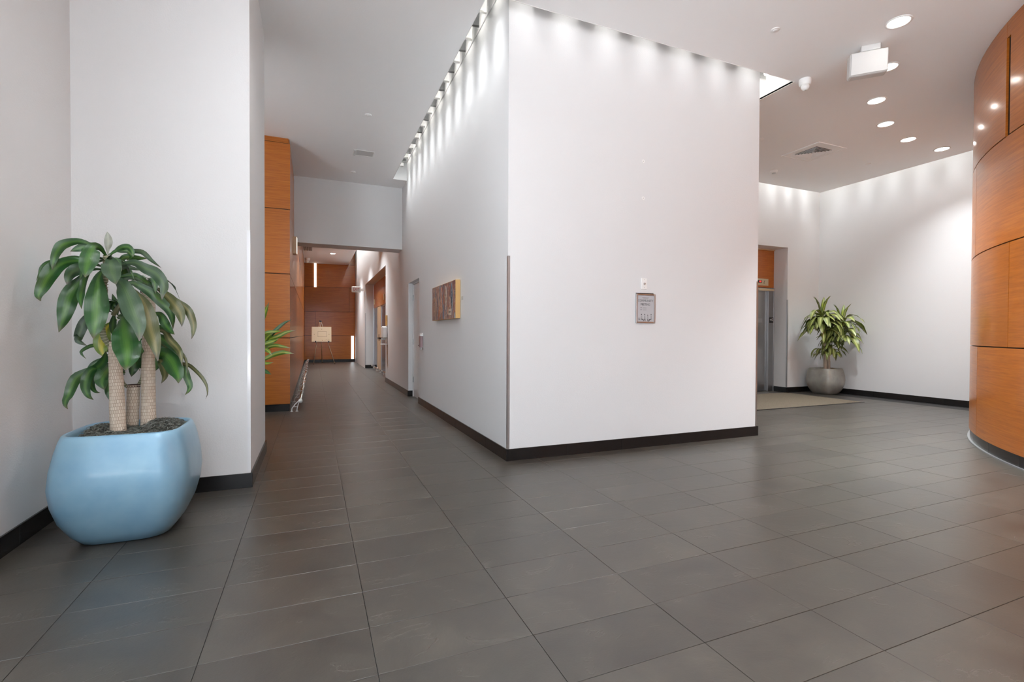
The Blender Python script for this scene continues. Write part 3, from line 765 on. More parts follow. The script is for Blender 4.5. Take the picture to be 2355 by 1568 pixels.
for k in range(4): b.box((xa-.008, 6.15+.026*k, 1.505), (xa-.0068, 6.165+.026*k, 1.525))
b.build('painted_marks', M_INKB, root)
b = MB(); b.box((XC-.004, 5.81, 1.655), (XC, 5.90, 1.70), .001); tag(b.build('wall_label', M_GREYP), 'tiny grey caption label to the right of the painting', 'label')
root = empty('call_station', (XC, 8.25, 1.0), 'clear-covered pull station with muted red insert beside the service door', 'alarm')
b = MB(); b.box((XC-.012, 8.20, .99), (XC, 8.42, 1.24), .004); b.build('back_plate', M_WHITE, root)
b = MB(); b.box((XC-.055, 8.16, 1.0), (XC-.012, 8.27, 1.19), .006); b.build('insert', M_PINK, root)
b = MB(); b.box((XC-.06, 8.145, 1.19), (XC-.008, 8.28, 1.215), .004); b.build('hood', M_WHITE, root)
b = MB(); b.box((XC-.045, 8.19, .955), (XC-.02, 8.24, 1.0), .004); b.build('lower_latch', M_STEEL, root)

# service door in its niche
door = empty('door_1', (1.83, 8.53, 0), kind='structure')
b = MB(); b.box((1.83, 8.50, .006), (1.875, 9.53, 2.19), .002); b.build('leaf', M_WMETAL, door)
b = MB(); b.box((1.845, 8.40, 0), (1.89, 9.6, 2.25)); b.build('frame_backing', M_BLIND, door)
b = MB(); b.box((1.815, 9.535, 0), (1.845, 9.56, 2.22)); b.box((1.815, 8.53, 2.195), (1.845, 9.56, 2.22)); b.build('frame', M_WMETAL, door)
for z in (.28, 1.02, 1.88):
    b = MB(); b.tube([(1.822, 9.515, z), (1.822, 9.515, z+.11)], .010, 10); b.box((1.823, 9.50, z), (1.832, 9.55, z+.11)); b.build('hinge', M_STEEL, door)
b = MB(); b.tube([(1.83, 8.66, 1.02), (1.775, 8.66, 1.02)], .011, 10); b.tube([(1.78, 8.66, 1.02), (1.78, 8.80, 1.02)], .010, 10); b.build('handle', M_BLACKP, door)
b = MB(); b.box((1.826, 8.62, 1.42), (1.830, 8.80, 1.70), .001); b.build('door_sign', M_BLIND, door)

# hand sanitiser on the corridor wall
root = empty('hand_sanitiser', (XC, 12.55, 1.2), 'white hand sanitiser dispenser with drip tray at the edge of the elevator alcove', 'dispenser')
b = MB(); b.box((XC-.13, 12.45, 1.12), (XC-.004, 12.66, 1.42), .03); b.build('dispenser_body', M_WHITE, root)
b = MB(); b.box((XC-.12, 12.49, 1.08), (XC-.03, 12.62, 1.125), .01); b.build('nozzle_block', M_GREYP, root)
b = MB(); b.box((XC-.15, 12.44, .955), (XC-.002, 12.66, .985), .008); b.build('drip_tray', M_WHITE, root)
b = MB(); b.box((XC-.012, 12.48, .96), (XC-.001, 12.62, 1.13), .003); b.build('bracket', M_STEEL, root)
b = MB(); b.box((XC-.022, 12.44, 1.44), (XC, 12.67, 1.70), .003); tag(b.build('notice_board', M_OAK), 'small tan wooden notice plaque above the sanitiser dispenser', 'sign')

# corridor elevators in the alcove
root = empty('elevator_bank', (2.05, 15.4, 0), 'two steel elevator doors set in wood panels in the corridor alcove', 'elevator')
XA = 2.03
M_ELV = mat('bluish_polished_door', (.42, .42, .50), .22, 1)
for a_, c_ in (((12.78, .0), (14.9, 2.14)), ((16.05, 0), (17.0, 1.06)), ((16.05, 1.066), (17.0, 2.14))):
    panel(root, (XA, a_[0]+G, a_[1]+.05), (XA+.02, c_[0]-G, c_[1]-.004), M_WOOD if a_[0] < 15 else M_TAN)
for y0_, y1_ in ((12.78, 15.4), (15.4, 18.1)): panel(root, (XA, y0_+G, 2.15), (XA+.02, y1_-G, 3.0))
for y0_, y1_ in ((14.95, 16.0), (17.05, 18.05)):
    d_ = empty('elevator_door', (XA, (y0_+y1_)/2, 0)); d_.parent = root; d_.location = Vector((XA, (y0_+y1_)/2, 0))-root.location
    ym = (y0_+y1_)/2
    for a_, c_ in ((y0_+.04, ym-.003), (ym+.003, y1_-.04)):
        b = MB(); b.box((XA+.008, a_, .02), (XA+.022, c_, 2.10)); b.build('door_leaf', M_ELV, d_)
    b = MB(); b.box((XA-.004, y0_, 0), (XA+.02, y0_+.04, 2.14)); b.box((XA-.004, y1_-.04, 0), (XA+.02, y1_, 2.14)); b.box((XA-.004, y0_, 2.10), (XA+.02, y1_, 2.14)); b.build('door_frame', M_STEEL, d_)
    b = MB(); b.box((XA-.008, y0_+.003, 1.45), (XA-.004, y0_+.037, 1.56)); b.build('floor_sign', M_INKB, d_)
for y_ in (15.3, 17.8):
    b = MB(); b.box((XA-.02, y_-.10, 2.28), (XA, y_+.06, 2.46), .004); b.build('hall_lantern', M_BRASS, root)
b = MB(); b.box((XA-.012, 16.47, 1.0), (XA, 16.56, 1.22), .003); b.build('call_button_plate', M_BLACKP, root)

# foot rails
def rail(name, label, x, z, y0, y1, brackets, footx, r=.024, sgn=-1, cap=True):
    root = empty(name, (x, y0, 0), label, 'rail')
    b = MB(); b.tube([(x, y0, z), (x, y1, z)], r, 16); b.build('tube', M_RAIL, root)
    if cap:
        b = MB(); b.ball((x, y0-.004, z), r*1.42, 20); b.build('end_cap', M_WMETAL, root, smooth=True)
    proto = None
    for yy in brackets:
        if proto is None:
            proto = empty('bracket', (0, 0, 0)); proto.parent = root; proto.location = (0, yy-y0, 0)
            q = MB()
            for f_ in footx:
                fx = x+sgn*f_
                q.tube([(fx, yy, .0), (fx-sgn*.004, yy, .05), (x+sgn*(f_*.6), yy, z*.68), (x+sgn*f_*.22, yy, z*.96), (x, yy, z)], .0075, 8)
            q.tube([(x+sgn*footx[0]*.9, yy, z*.45), (x+sgn*footx[1]*.74, yy, z*.45)], .006, 8)
            q.build('arms', M_WMETAL, proto)
            q = MB(); n_ = 18
            q.tube([(x, yy-.012, z), (x, yy+.012, z)], r*1.35, 18); q.build('ring', M_WMETAL, proto)
            q = MB()
            for f_ in footx: q.lathe([(.022, 0), (.020, .006), (.01, .008)], (x+sgn*f_, yy, 0), 14)
            q.build('foot_plate', M_WMETAL, proto)
        else:
            c = copy_tree(proto, root); c.location = (0, yy-y0, 0)
rail('foot_rail', 'long polished foot rail on white curved brackets along the wood corridor wall', -.185, .165, 8.28, 21.6,
     [8.32]+[9.55+1.08*k for k in range(12)], (.05, .125))
rail('alcove_foot_rail', 'short white foot rail before the nearer elevator of the alcove', 1.90, .13, 13.6, 15.2, [13.9, 14.8], (.05, .09), .018, 1, False)
rail('alcove_foot_rail', 'short white foot rail before the farther elevator of the alcove', 1.90, .13, 15.7, 17.6, [15.9, 16.6, 17.4], (.05, .09), .018, 1, False)

# light strips
b = MB(); b.box((.045, YE-.03, 3.25), (.145, YE, 4.27), .004); tag(b.build('wall_light', M_STRIP), 'tall cream light strip high on the far wood wall', 'light')
b = MB(); b.box((1.57, YE-.03, .12), (1.68, YE, 1.15), .004); tag(b.build('wall_light', M_STRIPB), 'pale blue-white light strip low on the far wood wall', 'light')
root = empty('wall_sconce', (XW, 9.75, 2.68), 'glowing box sconce high on the wood corridor wall under the header', 'light')
b = MB(); b.box((XW, 9.66, 2.68), (XW+.06, 9.86, 2.99), .004); b.build('housing', M_TAN, root)
b = MB(); b.box((XW+.045, 9.675, 2.70), (XW+.066, 9.845, 2.985), .004); b.build('diffuser', M_STRIP, root)
# exit sign
root = empty('exit_sign', (1.47, 18.5, 2.85), 'small white exit sign projecting from the far corridor pier', 'sign')
b = MB(); b.box((1.30, 18.47, 2.745), (1.62, 18.53, 2.96), .02); b.build('housing', M_WHITE, root)
b = MB(); b.box((1.62, 18.48, 2.80), (XC, 18.52, 2.90), .006); b.build('wall_arm', M_WHITE, root)
b = MB(); b.box((1.325, 18.462, 2.765), (1.595, 18.47, 2.94), .003); b.build('face_panel', M_GREYP, root)
txt('EXIT', .15, (1.46, 18.459, 2.853), (0, -1, 0), mat('red_lettering', (.45, .12, .10)), root, stretch=.72, bold=.002)

# easel
root = empty('easel', (.35, 21.3, 0), 'slim wooden tripod easel standing at the far end of the corridor', 'easel')
def leg(a, b_): 
    q = MB(); q.tube([a, b_], .013, 8); q.build('leg', M_EASEL, root)
    q = MB(); q.tube([a, (a[0], a[1], .03)], .017, 8)
    q.build('rubber_foot', M_BLACKP, root)
leg((0.02, 21.05, 0), (.26, 21.45, 1.76)); leg((.83, 21.05, 0), (.30, 21.45, 1.76)); leg((.36, 21.95, 0), (.28, 21.48, 1.74))
b = MB(); b.box((.24, 21.42, 1.72), (.33, 21.50, 1.78), .01); b.build('top_clamp', M_BLACKP, root)
b = MB(); b.box((.0, 21.13, .885), (.70, 21.2, .905), .003); b.build('tray_bar', M_BLACKP, root)
for x in (.10, .60):
    b = MB(); b.box((x-.02, 21.10, .875), (x+.02, 21.16, .95), .003); b.build('tray_hook', M_BLACKP, root)
board = empty('display_board', (.33, 21.16, .905), 'tan display board with a drawn rectangle resting on the easel', 'board', rot=(-.17, .0, 0))
loc_box(board, (-.38, -.01, .0), (.37, .01, .62), .002, 'board_sheet', M_BOARD)
q = MB()
for a_, c_ in (((-.15, .20), (.19, .208)), ((-.15, .42), (.19, .428)), ((-.15, .2), (-.142, .42)), ((.182, .2), (.19, .42))): q.box((a_[0], -.012, a_[1]), (c_[0], -.0095, c_[1]))
bmesh.ops.transform(q.bm, matrix=parent_world(board), verts=q.bm.verts); q.build('drawn_outline', M_PENCIL, board)
q = MB()
for x, z in ((-.28, .31), (.0, .52), (.28, .31), (.03, .06)): q.box((x-.012, -.012, z-.012), (x+.012, -.0095, z+.012))
for k in range(6): q.box((.12+.03*k, -.012, .06+.012*(k % 3)), (.135+.03*k, -.0095, .075+.012*(k % 3)))
bmesh.ops.transform(q.bm, matrix=parent_world(board), verts=q.bm.verts); q.build('drawn_marks', M_PENCIL, board)

# ------------------------------------------------------------------ lobby elevator
YV = 7.70
root = empty('elevator', (8.6, YV, 0), 'stainless elevator entrance with wood transom in the lobby recess', 'elevator')
b = MB(); b.box((7.6, YV+.08, -.05), (9.6, YV+.12, 3.2)); b.build('shaft_backing', M_BLIND, root)
b = MB(); b.box((7.76, YV-.01, 2.275), (9.415, YV+.015, 3.09), .002); b.build('transom_panel', M_WOOD, root)
b = MB(); b.box((7.75, YV-.03, 3.09), (9.42, YV+.0, 3.112)); b.build('soffit_strip', M_TAN, root)
b = MB(); b.box((7.76, YV-.03, 2.20), (9.42, YV+.03, 2.262), .003); b.build('header', M_STEEL, root)
b = MB(); b.box((8.94, YV-.034, 2.205), (9.40, YV-.028, 2.25)); b.build('header_strip', M_BRASS, root, label='cream strip on the header')  # thin cream strip over the right part of the header
b = MB(); b.box((9.255, YV-.02, 0), (9.405, YV+.05, 2.20), .002); b.build('jamb', M_STEELD, root)
b = MB(); b.box((9.405, YV-.03, 0), (9.42, YV+.03, 2.262), .002); b.build('outer_trim', M_STEEL, root)
b = MB(); b.box((8.60, YV+.03, 0.01), (9.253, YV+.06, 2.20), .002); b.build('door_leaf', M_STEELD, root)
b = MB(); b.box((7.95, YV+.03, 0.01), (8.596, YV+.06, 2.20), .002); b.build('door_leaf', M_STEELD, root)
b = MB(); b.box((7.76, YV-.02, 0), (7.945, YV+.05, 2.20), .002); b.build('jamb', M_STEELD, root)
b = MB(); b.box((9.27, YV-.024, 1.505), (9.395, YV-.019, 1.625), .001); s_ = b.build('floor_sign', M_BLACKP, root, label='black plate with white star and G')
# star and letter
q = MB(); st = []
for k in range(10):
    r_ = .026 if k % 2 == 0 else .010; a_ = PI/2+k*PI/5; st.append((9.303+r_*math.cos(a_), 1.573+r_*math.sin(a_)))
q.prism(st[::-1] if sum(st[i][0]*st[(i+1) % 10][1]-st[(i+1) % 10][0]*st[i][1] for i in range(10)) < 0 else st, YV-.0255, YV-.024, 1); q.build('star', M_WHITE, s_)
txt('G', .075, (9.357, YV-.0245, 1.573), (0, -1, 0), M_WHITE, s_, bold=.001)
b = MB(); b.box((8.98, YV+.028, 1.51), (9.12, YV+.031, 1.60)); b.build('etched_plate', M_STEEL, root)
b = MB(); b.box((8.83, YV-.022, 2.315), (9.235, YV-.009, 2.465), .003); pl = b.build('indicator_plate', M_BRASS, root)
b = MB(); b.box((8.90, YV-.026, 2.37), (9.03, YV-.021, 2.425)); b.build('display_window', M_BLACKP, pl)
txt('G1', .046, (8.985, YV-.027, 2.397), (0, -1, 0), M_RED, pl, name='display_digits', bold=.001)
q = MB(); q.prism([(9.085, 2.36), (9.125, 2.36), (9.125, 2.368), (9.10, 2.368), (9.125, 2.425), (9.115, 2.425)], YV-.026, YV-.021, 1); q.build('arrow_mark', M_PENCIL, pl)

# carpet mat
mat_o = empty('entrance_mat', (8.0, 6.5, 0), 'tan cut-pile carpet mat set before the lobby elevator', 'mat')
b = MB(); b.box((5.4, 5.78, 0), (9.37, 7.34, .009), .003); b.build('pile', M_CARPET, mat_o)
b = MB(); b.box((5.37, 5.75, 0), (9.40, 5.78, .007)); b.box((9.37, 5.78, 0), (9.40, 7.34, .007)); b.build('edging', M_BASE, mat_o)

# ------------------------------------------------------------------ planters
def sq_ring(mb_, c, hx, z, n, N_=44):
    out = []
    for k in range(N_):
        a = 2*PI*k/N_; ca, sa = math.cos(a), math.sin(a)
        r = hx/((abs(ca)**n+abs(sa)**n)**(1/n))
        out.append(mb_.bm.verts.new((c[0]+r*ca, c[1]+r*sa, c[2]+z)))
    return out
def planter(c, s, m_, label, zs=1.0, rot=0):
    root = empty('planter', c, label, 'planter')
    prof = [(.205, 0, 4), (.222, .008, 4), (.262, .06, 4.2), (.302, .15, 5), (.326, .25, 5.5), (.334, .35, 6), (.326, .45, 6), (.312, .54, 5.5), (.300, .60, 5), (.288, .632, 5), (.279, .640, 5), (.268, .636, 5), (.262, .61, 5), (.262, .56, 5)]
    b = MB(); rings = [sq_ring(b, c, h*s, z*s*zs, n) for h, z, n in prof]
    for A, B in zip(rings, rings[1:]):
        for k in range(len(A)): b.bm.faces.new((A[k], A[(k+1) % len(A)], B[(k+1) % len(A)], B[k])).smooth = True
    b.bm.faces.new(rings[0][::-1]); b.bm.faces.new(rings[-1])
    if rot: bmesh.ops.rotate(b.bm, cent=c, matrix=Matrix.Rotation(rot, 3, 'Z'), verts=b.bm.verts)
    b.build('bowl', m_, root)
    return root
def moss(root, c, s, ztop, m_, n=1500, mounds=((0, 0, .1, .02),)):
    """soil surface plus a loose mat of dried moss strands"""
    b = MB(); G_ = 16
    def hz(u, v):
        return ztop+sum(h*math.exp(-((u-a)**2+(v-d)**2)/(2*w*w)) for a, d, w, h in mounds)
    vs = [[b.bm.verts.new((c[0]+u*s, c[1]+v*s, hz(u*s, v*s)-.012)) for v in [(-1+2*j/G_) for j in range(G_+1)]] for u in [(-1+2*i/G_) for i in range(G_+1)]]
    for i in range(G_):
        for j in range(G_): b.bm.faces.new((vs[i][j], vs[i+1][j], vs[i+1][j+1], vs[i][j+1])).smooth = True
    b.build('soil', M_SOIL, root)
    b = MB(); rnd = random.Random(5)
    for _ in range(n):
        if rnd.random() < .6 and len(mounds) > 1:
            a_, d_, w_, h_ = rnd.choice(mounds); u, v = rnd.gauss(a_, w_*.8), rnd.gauss(d_, w_*.8)
        else: u, v = rnd.uniform(-s, s), rnd.uniform(-s, s)
        if abs(u) > s*.97 or abs(v) > s*.97: continue
        p = Vector((c[0]+u, c[1]+v, hz(u, v)-.006+rnd.uniform(0, .012))); a = rnd.uniform(0, 2*PI)
        d = Vector((math.cos(a), math.sin(a), rnd.uniform(-.1, .7))).normalized()*.013; wv = Vector((rnd.uniform(-1, 1), rnd.uniform(-1, 1), rnd.uniform(-1, 1))).normalized()*.0021
        prev = None
        for k in range(5):
            cur = (b.bm.verts.new(p-wv), b.bm.verts.new(p+wv))
            if prev: b.bm.faces.new((prev[0], prev[1], cur[1], cur[0]))
            prev = cur
            p = p+d; d = Matrix.Rotation(rnd.uniform(-.9, .9), 3, 'Z') @ d; d.z -= .0032
            lim = Vector((max(-s*.985, min(s*.985, p.x-c[0])), max(-s*.985, min(s*.985, p.y-c[1])), 0)); p.x = c[0]+lim.x; p.y = c[1]+lim.y
    b.build('moss', m_, root, kind='stuff')
def catmull(P, n):
    P = [Vector(p) for p in P]; out = []
    seg = len(P)-1
    for i in range(n):
        t = i/(n-1)*seg; k = min(int(t), seg-1); f = t-k
        p0 = P[max(k-1, 0)]; p1 = P[k]; p2 = P[k+1]; p3 = P[min(k+2, seg)]
        out.append(.5*((2*p1)+(-p0+p2)*f+(2*p0-5*p1+4*p2-p3)*f*f+(-p0+3*p1-3*p2+p3)*f**3))
    return out
EYE = Vector((0, 0, CAM_H))
def leaf_mesh(P, width, twist, seed, n=18, fold=.20, base=.16, face=None, peak=.62, wave=1.0):
    rnd = random.Random(seed); pts = catmull(P, n)
    bm = bmesh.new(); ul = bm.loops.layers.uv.new('UVMap'); rows = []
    L = [0]
    for a, b_ in zip(pts, pts[1:]): L.append(L[-1]+(b_-a).length)
    ph = rnd.uniform(0, 6); tw0 = rnd.uniform(-1, 1)*twist
    prevw = None
    for i, p in enumerate(pts):
        v = L[i]/L[-1]
        T = (pts[min(i+1, n-1)]-pts[max(i-1, 0)]).normalized()
        V = (p-EYE).normalized() if face is None else face
        Wd = T.cross(V)
        if Wd.length < .12: Wd = prevw or T.cross(Vector((0, 0, 1)))
        Wd.normalize()
        if prevw and Wd.dot(prevw) < 0: Wd = -Wd
        if prevw: Wd = (Wd+prevw*.8).normalized(); Wd = (Wd-T*Wd.dot(T)).normalized()
        prevw = Wd
        Nn = Wd.cross(T)
        if v < peak:
            t = v/peak; w = base+(1-base)*(t*t*(3-2*t))
        else:
            t = (v-peak)/(1-peak); w = (1-t**1.9)**.95
        w = max(w, .03)*width*.5
        a = tw0+twist*math.sin(v*3+ph)*.6
        Wv = Wd*math.cos(a)+Nn*math.sin(a); Nv = Nn*math.cos(a)-Wd*math.sin(a)
        row = []
        for j, s_ in enumerate((-1, -.55, 0, .55, 1)):
            rip = wave*math.sin(v*19+ph+s_*1.7)*.16*w*abs(s_)
            row.append((bm.verts.new(p+Wv*(s_*w)+Nv*(-fold*w*(1-abs(s_))+rip)), (s_*.5+.5, v)))
        rows.append(row)
    for A, B in zip(rows, rows[1:]):
        for k in range(4):
            q = (A[k], A[k+1], B[k+1], B[k]); f = bm.faces.new([x[0] for x in q]); f.smooth = True
            for lp, x in zip(f.loops, q): lp[ul].uv = x[1]
    me = bpy.data.meshes.new('leaf'); bm.to_mesh(me); bm.free(); return me
def add_leaf(root, me, m_, name='leaf', M=None):
    if not me.materials: me.materials.append(m_)
    o = bpy.data.objects.new(name, me); COL.objects.link(o); o.parent = root
    o.matrix_basis = parent_world(root).inverted() @ (M if M else Matrix.Identity(4)); return o
def cane(root, pts, rad, name='cane', top=True):
    b = MB(); n = 20; P = catmull(pts, 14); ul = b.bm.loops.layers.uv.new('UVMap'); rings = []; L = 0
    for i, p in enumerate(P):
        t = (P[min(i+1, 13)]-P[max(i-1, 0)]).normalized(); a = t.cross(Vector((0, 1, 0))).normalized(); c = t.cross(a)
        if i: L += (p-P[i-1]).length
        r = rad[0]+(rad[1]-rad[0])*i/13; r *= 1+.03*math.sin(i*2.1)
        rings.append(([b.bm.verts.new(p+r*(math.cos(2*PI*k/n)*a+math.sin(2*PI*k/n)*c)) for k in range(n)], L, r))
    for (A, l0, r0), (B, l1, r1) in zip(rings, rings[1:]):
        for k in range(n):
            f = b.bm.faces.new((A[k], A[(k+1) % n], B[(k+1) % n], B[k])); f.smooth = True
            u0, u1 = 2*PI*rad[0]*k/n, 2*PI*rad[0]*(k+1)/n
            for lp, uvv in zip(f.loops, ((u0, l0), (u1, l0), (u1, l1), (u0, l1))): lp[ul].uv = uvv
    b.bm.faces.new(rings[-1][0])
    o = b.build(name, M_CANE, root)
    if top:
        q = P[-1]; b = MB(); b.lathe([(rad[1]*1.02, -.012), (rad[1]*1.0, .004), (.002, .006)], q, 16, True, True); b.build('cut_top', M_CUT, o)
    return o
def ringed_stem(root, pts, rad, step=.017):
    b = MB(); P = catmull(pts, 16); b.tube(P, rad, 12); o = b.build('stem', M_STEM, root)
    b = MB(); L = 0; nxt = .01
    for a, c in zip(P, P[1:]):
        d = (c-a).length
        while nxt < L+d:
            p = a+(c-a)*((nxt-L)/d); t = (c-a).normalized(); b.tube([p-t*.0016, p+t*.0016], rad*1.09, 12); nxt += step
        L += d
    b.build('leaf_scars', M_STEMR, o, kind='stuff')

# large plant in the blue-tinted planter
PC = (-1.035, 3.665, 0)
pot = planter(PC, 1.0, M_POT, 'large glossy grey rounded square planter painted with blue daylight in the corner by the pier')
moss(pot, PC, .258, .592, M_MOSS, 5000, ((.14, .12, .07, .06), (-.16, .10, .07, .045), (0, -.12, .12, .008)))
tree = empty('corn_plant', (PC[0], PC[1], .55), 'tall drooping corn plant with bare pale canes in the blue-tinted planter', 'plant')
cane(tree, [(-1.118, 3.70, .55), (-1.13, 3.72, .8), (-1.145, 3.75, 1.0), (-1.150, 3.75, 1.165)], (.043, .031))
cane(tree, [(-1.105, 3.90, .55), (-1.10, 3.90, .75), (-1.095, 3.90, .875)], (.033, .036))
cane(tree, [(-1.005, 3.86, .55), (-1.010, 3.88, .9), (-1.012, 3.90, 1.25), (-1.008, 3.92, 1.42), (-1.045, 3.94, 1.50)], (.044, .022))
ringed_stem(tree, [(-1.165, 3.745, 1.13), (-1.20, 3.73, 1.20), (-1.205, 3.735, 1.33), (-1.195, 3.745, 1.5), (-1.19, 3.75, 1.70)], .015)
ringed_stem(tree, [(-1.04, 3.92, 1.46), (-.99, 3.93, 1.50), (-.985, 3.93, 1.60), (-1.0, 3.93, 1.66)], .011)
ringed_stem(tree, [(-1.075, 3.91, .87), (-1.055, 3.92, .92), (-1.05, 3.93, 1.02), (-1.05, 3.94, 1.1)], .010)
ringed_stem(tree, [(-1.125, 3.9, .86), (-1.155, 3.9, .90), (-1.165, 3.9, 1.0), (-1.16, 3.9, 1.06)], .010)
b = MB(); b.tube([(-1.16, 3.76, 1.33), (-1.13, 3.79, 1.40), (-1.13, 3.8, 1.46)], .013, 10); b.build('stem', M_STEM, tree)
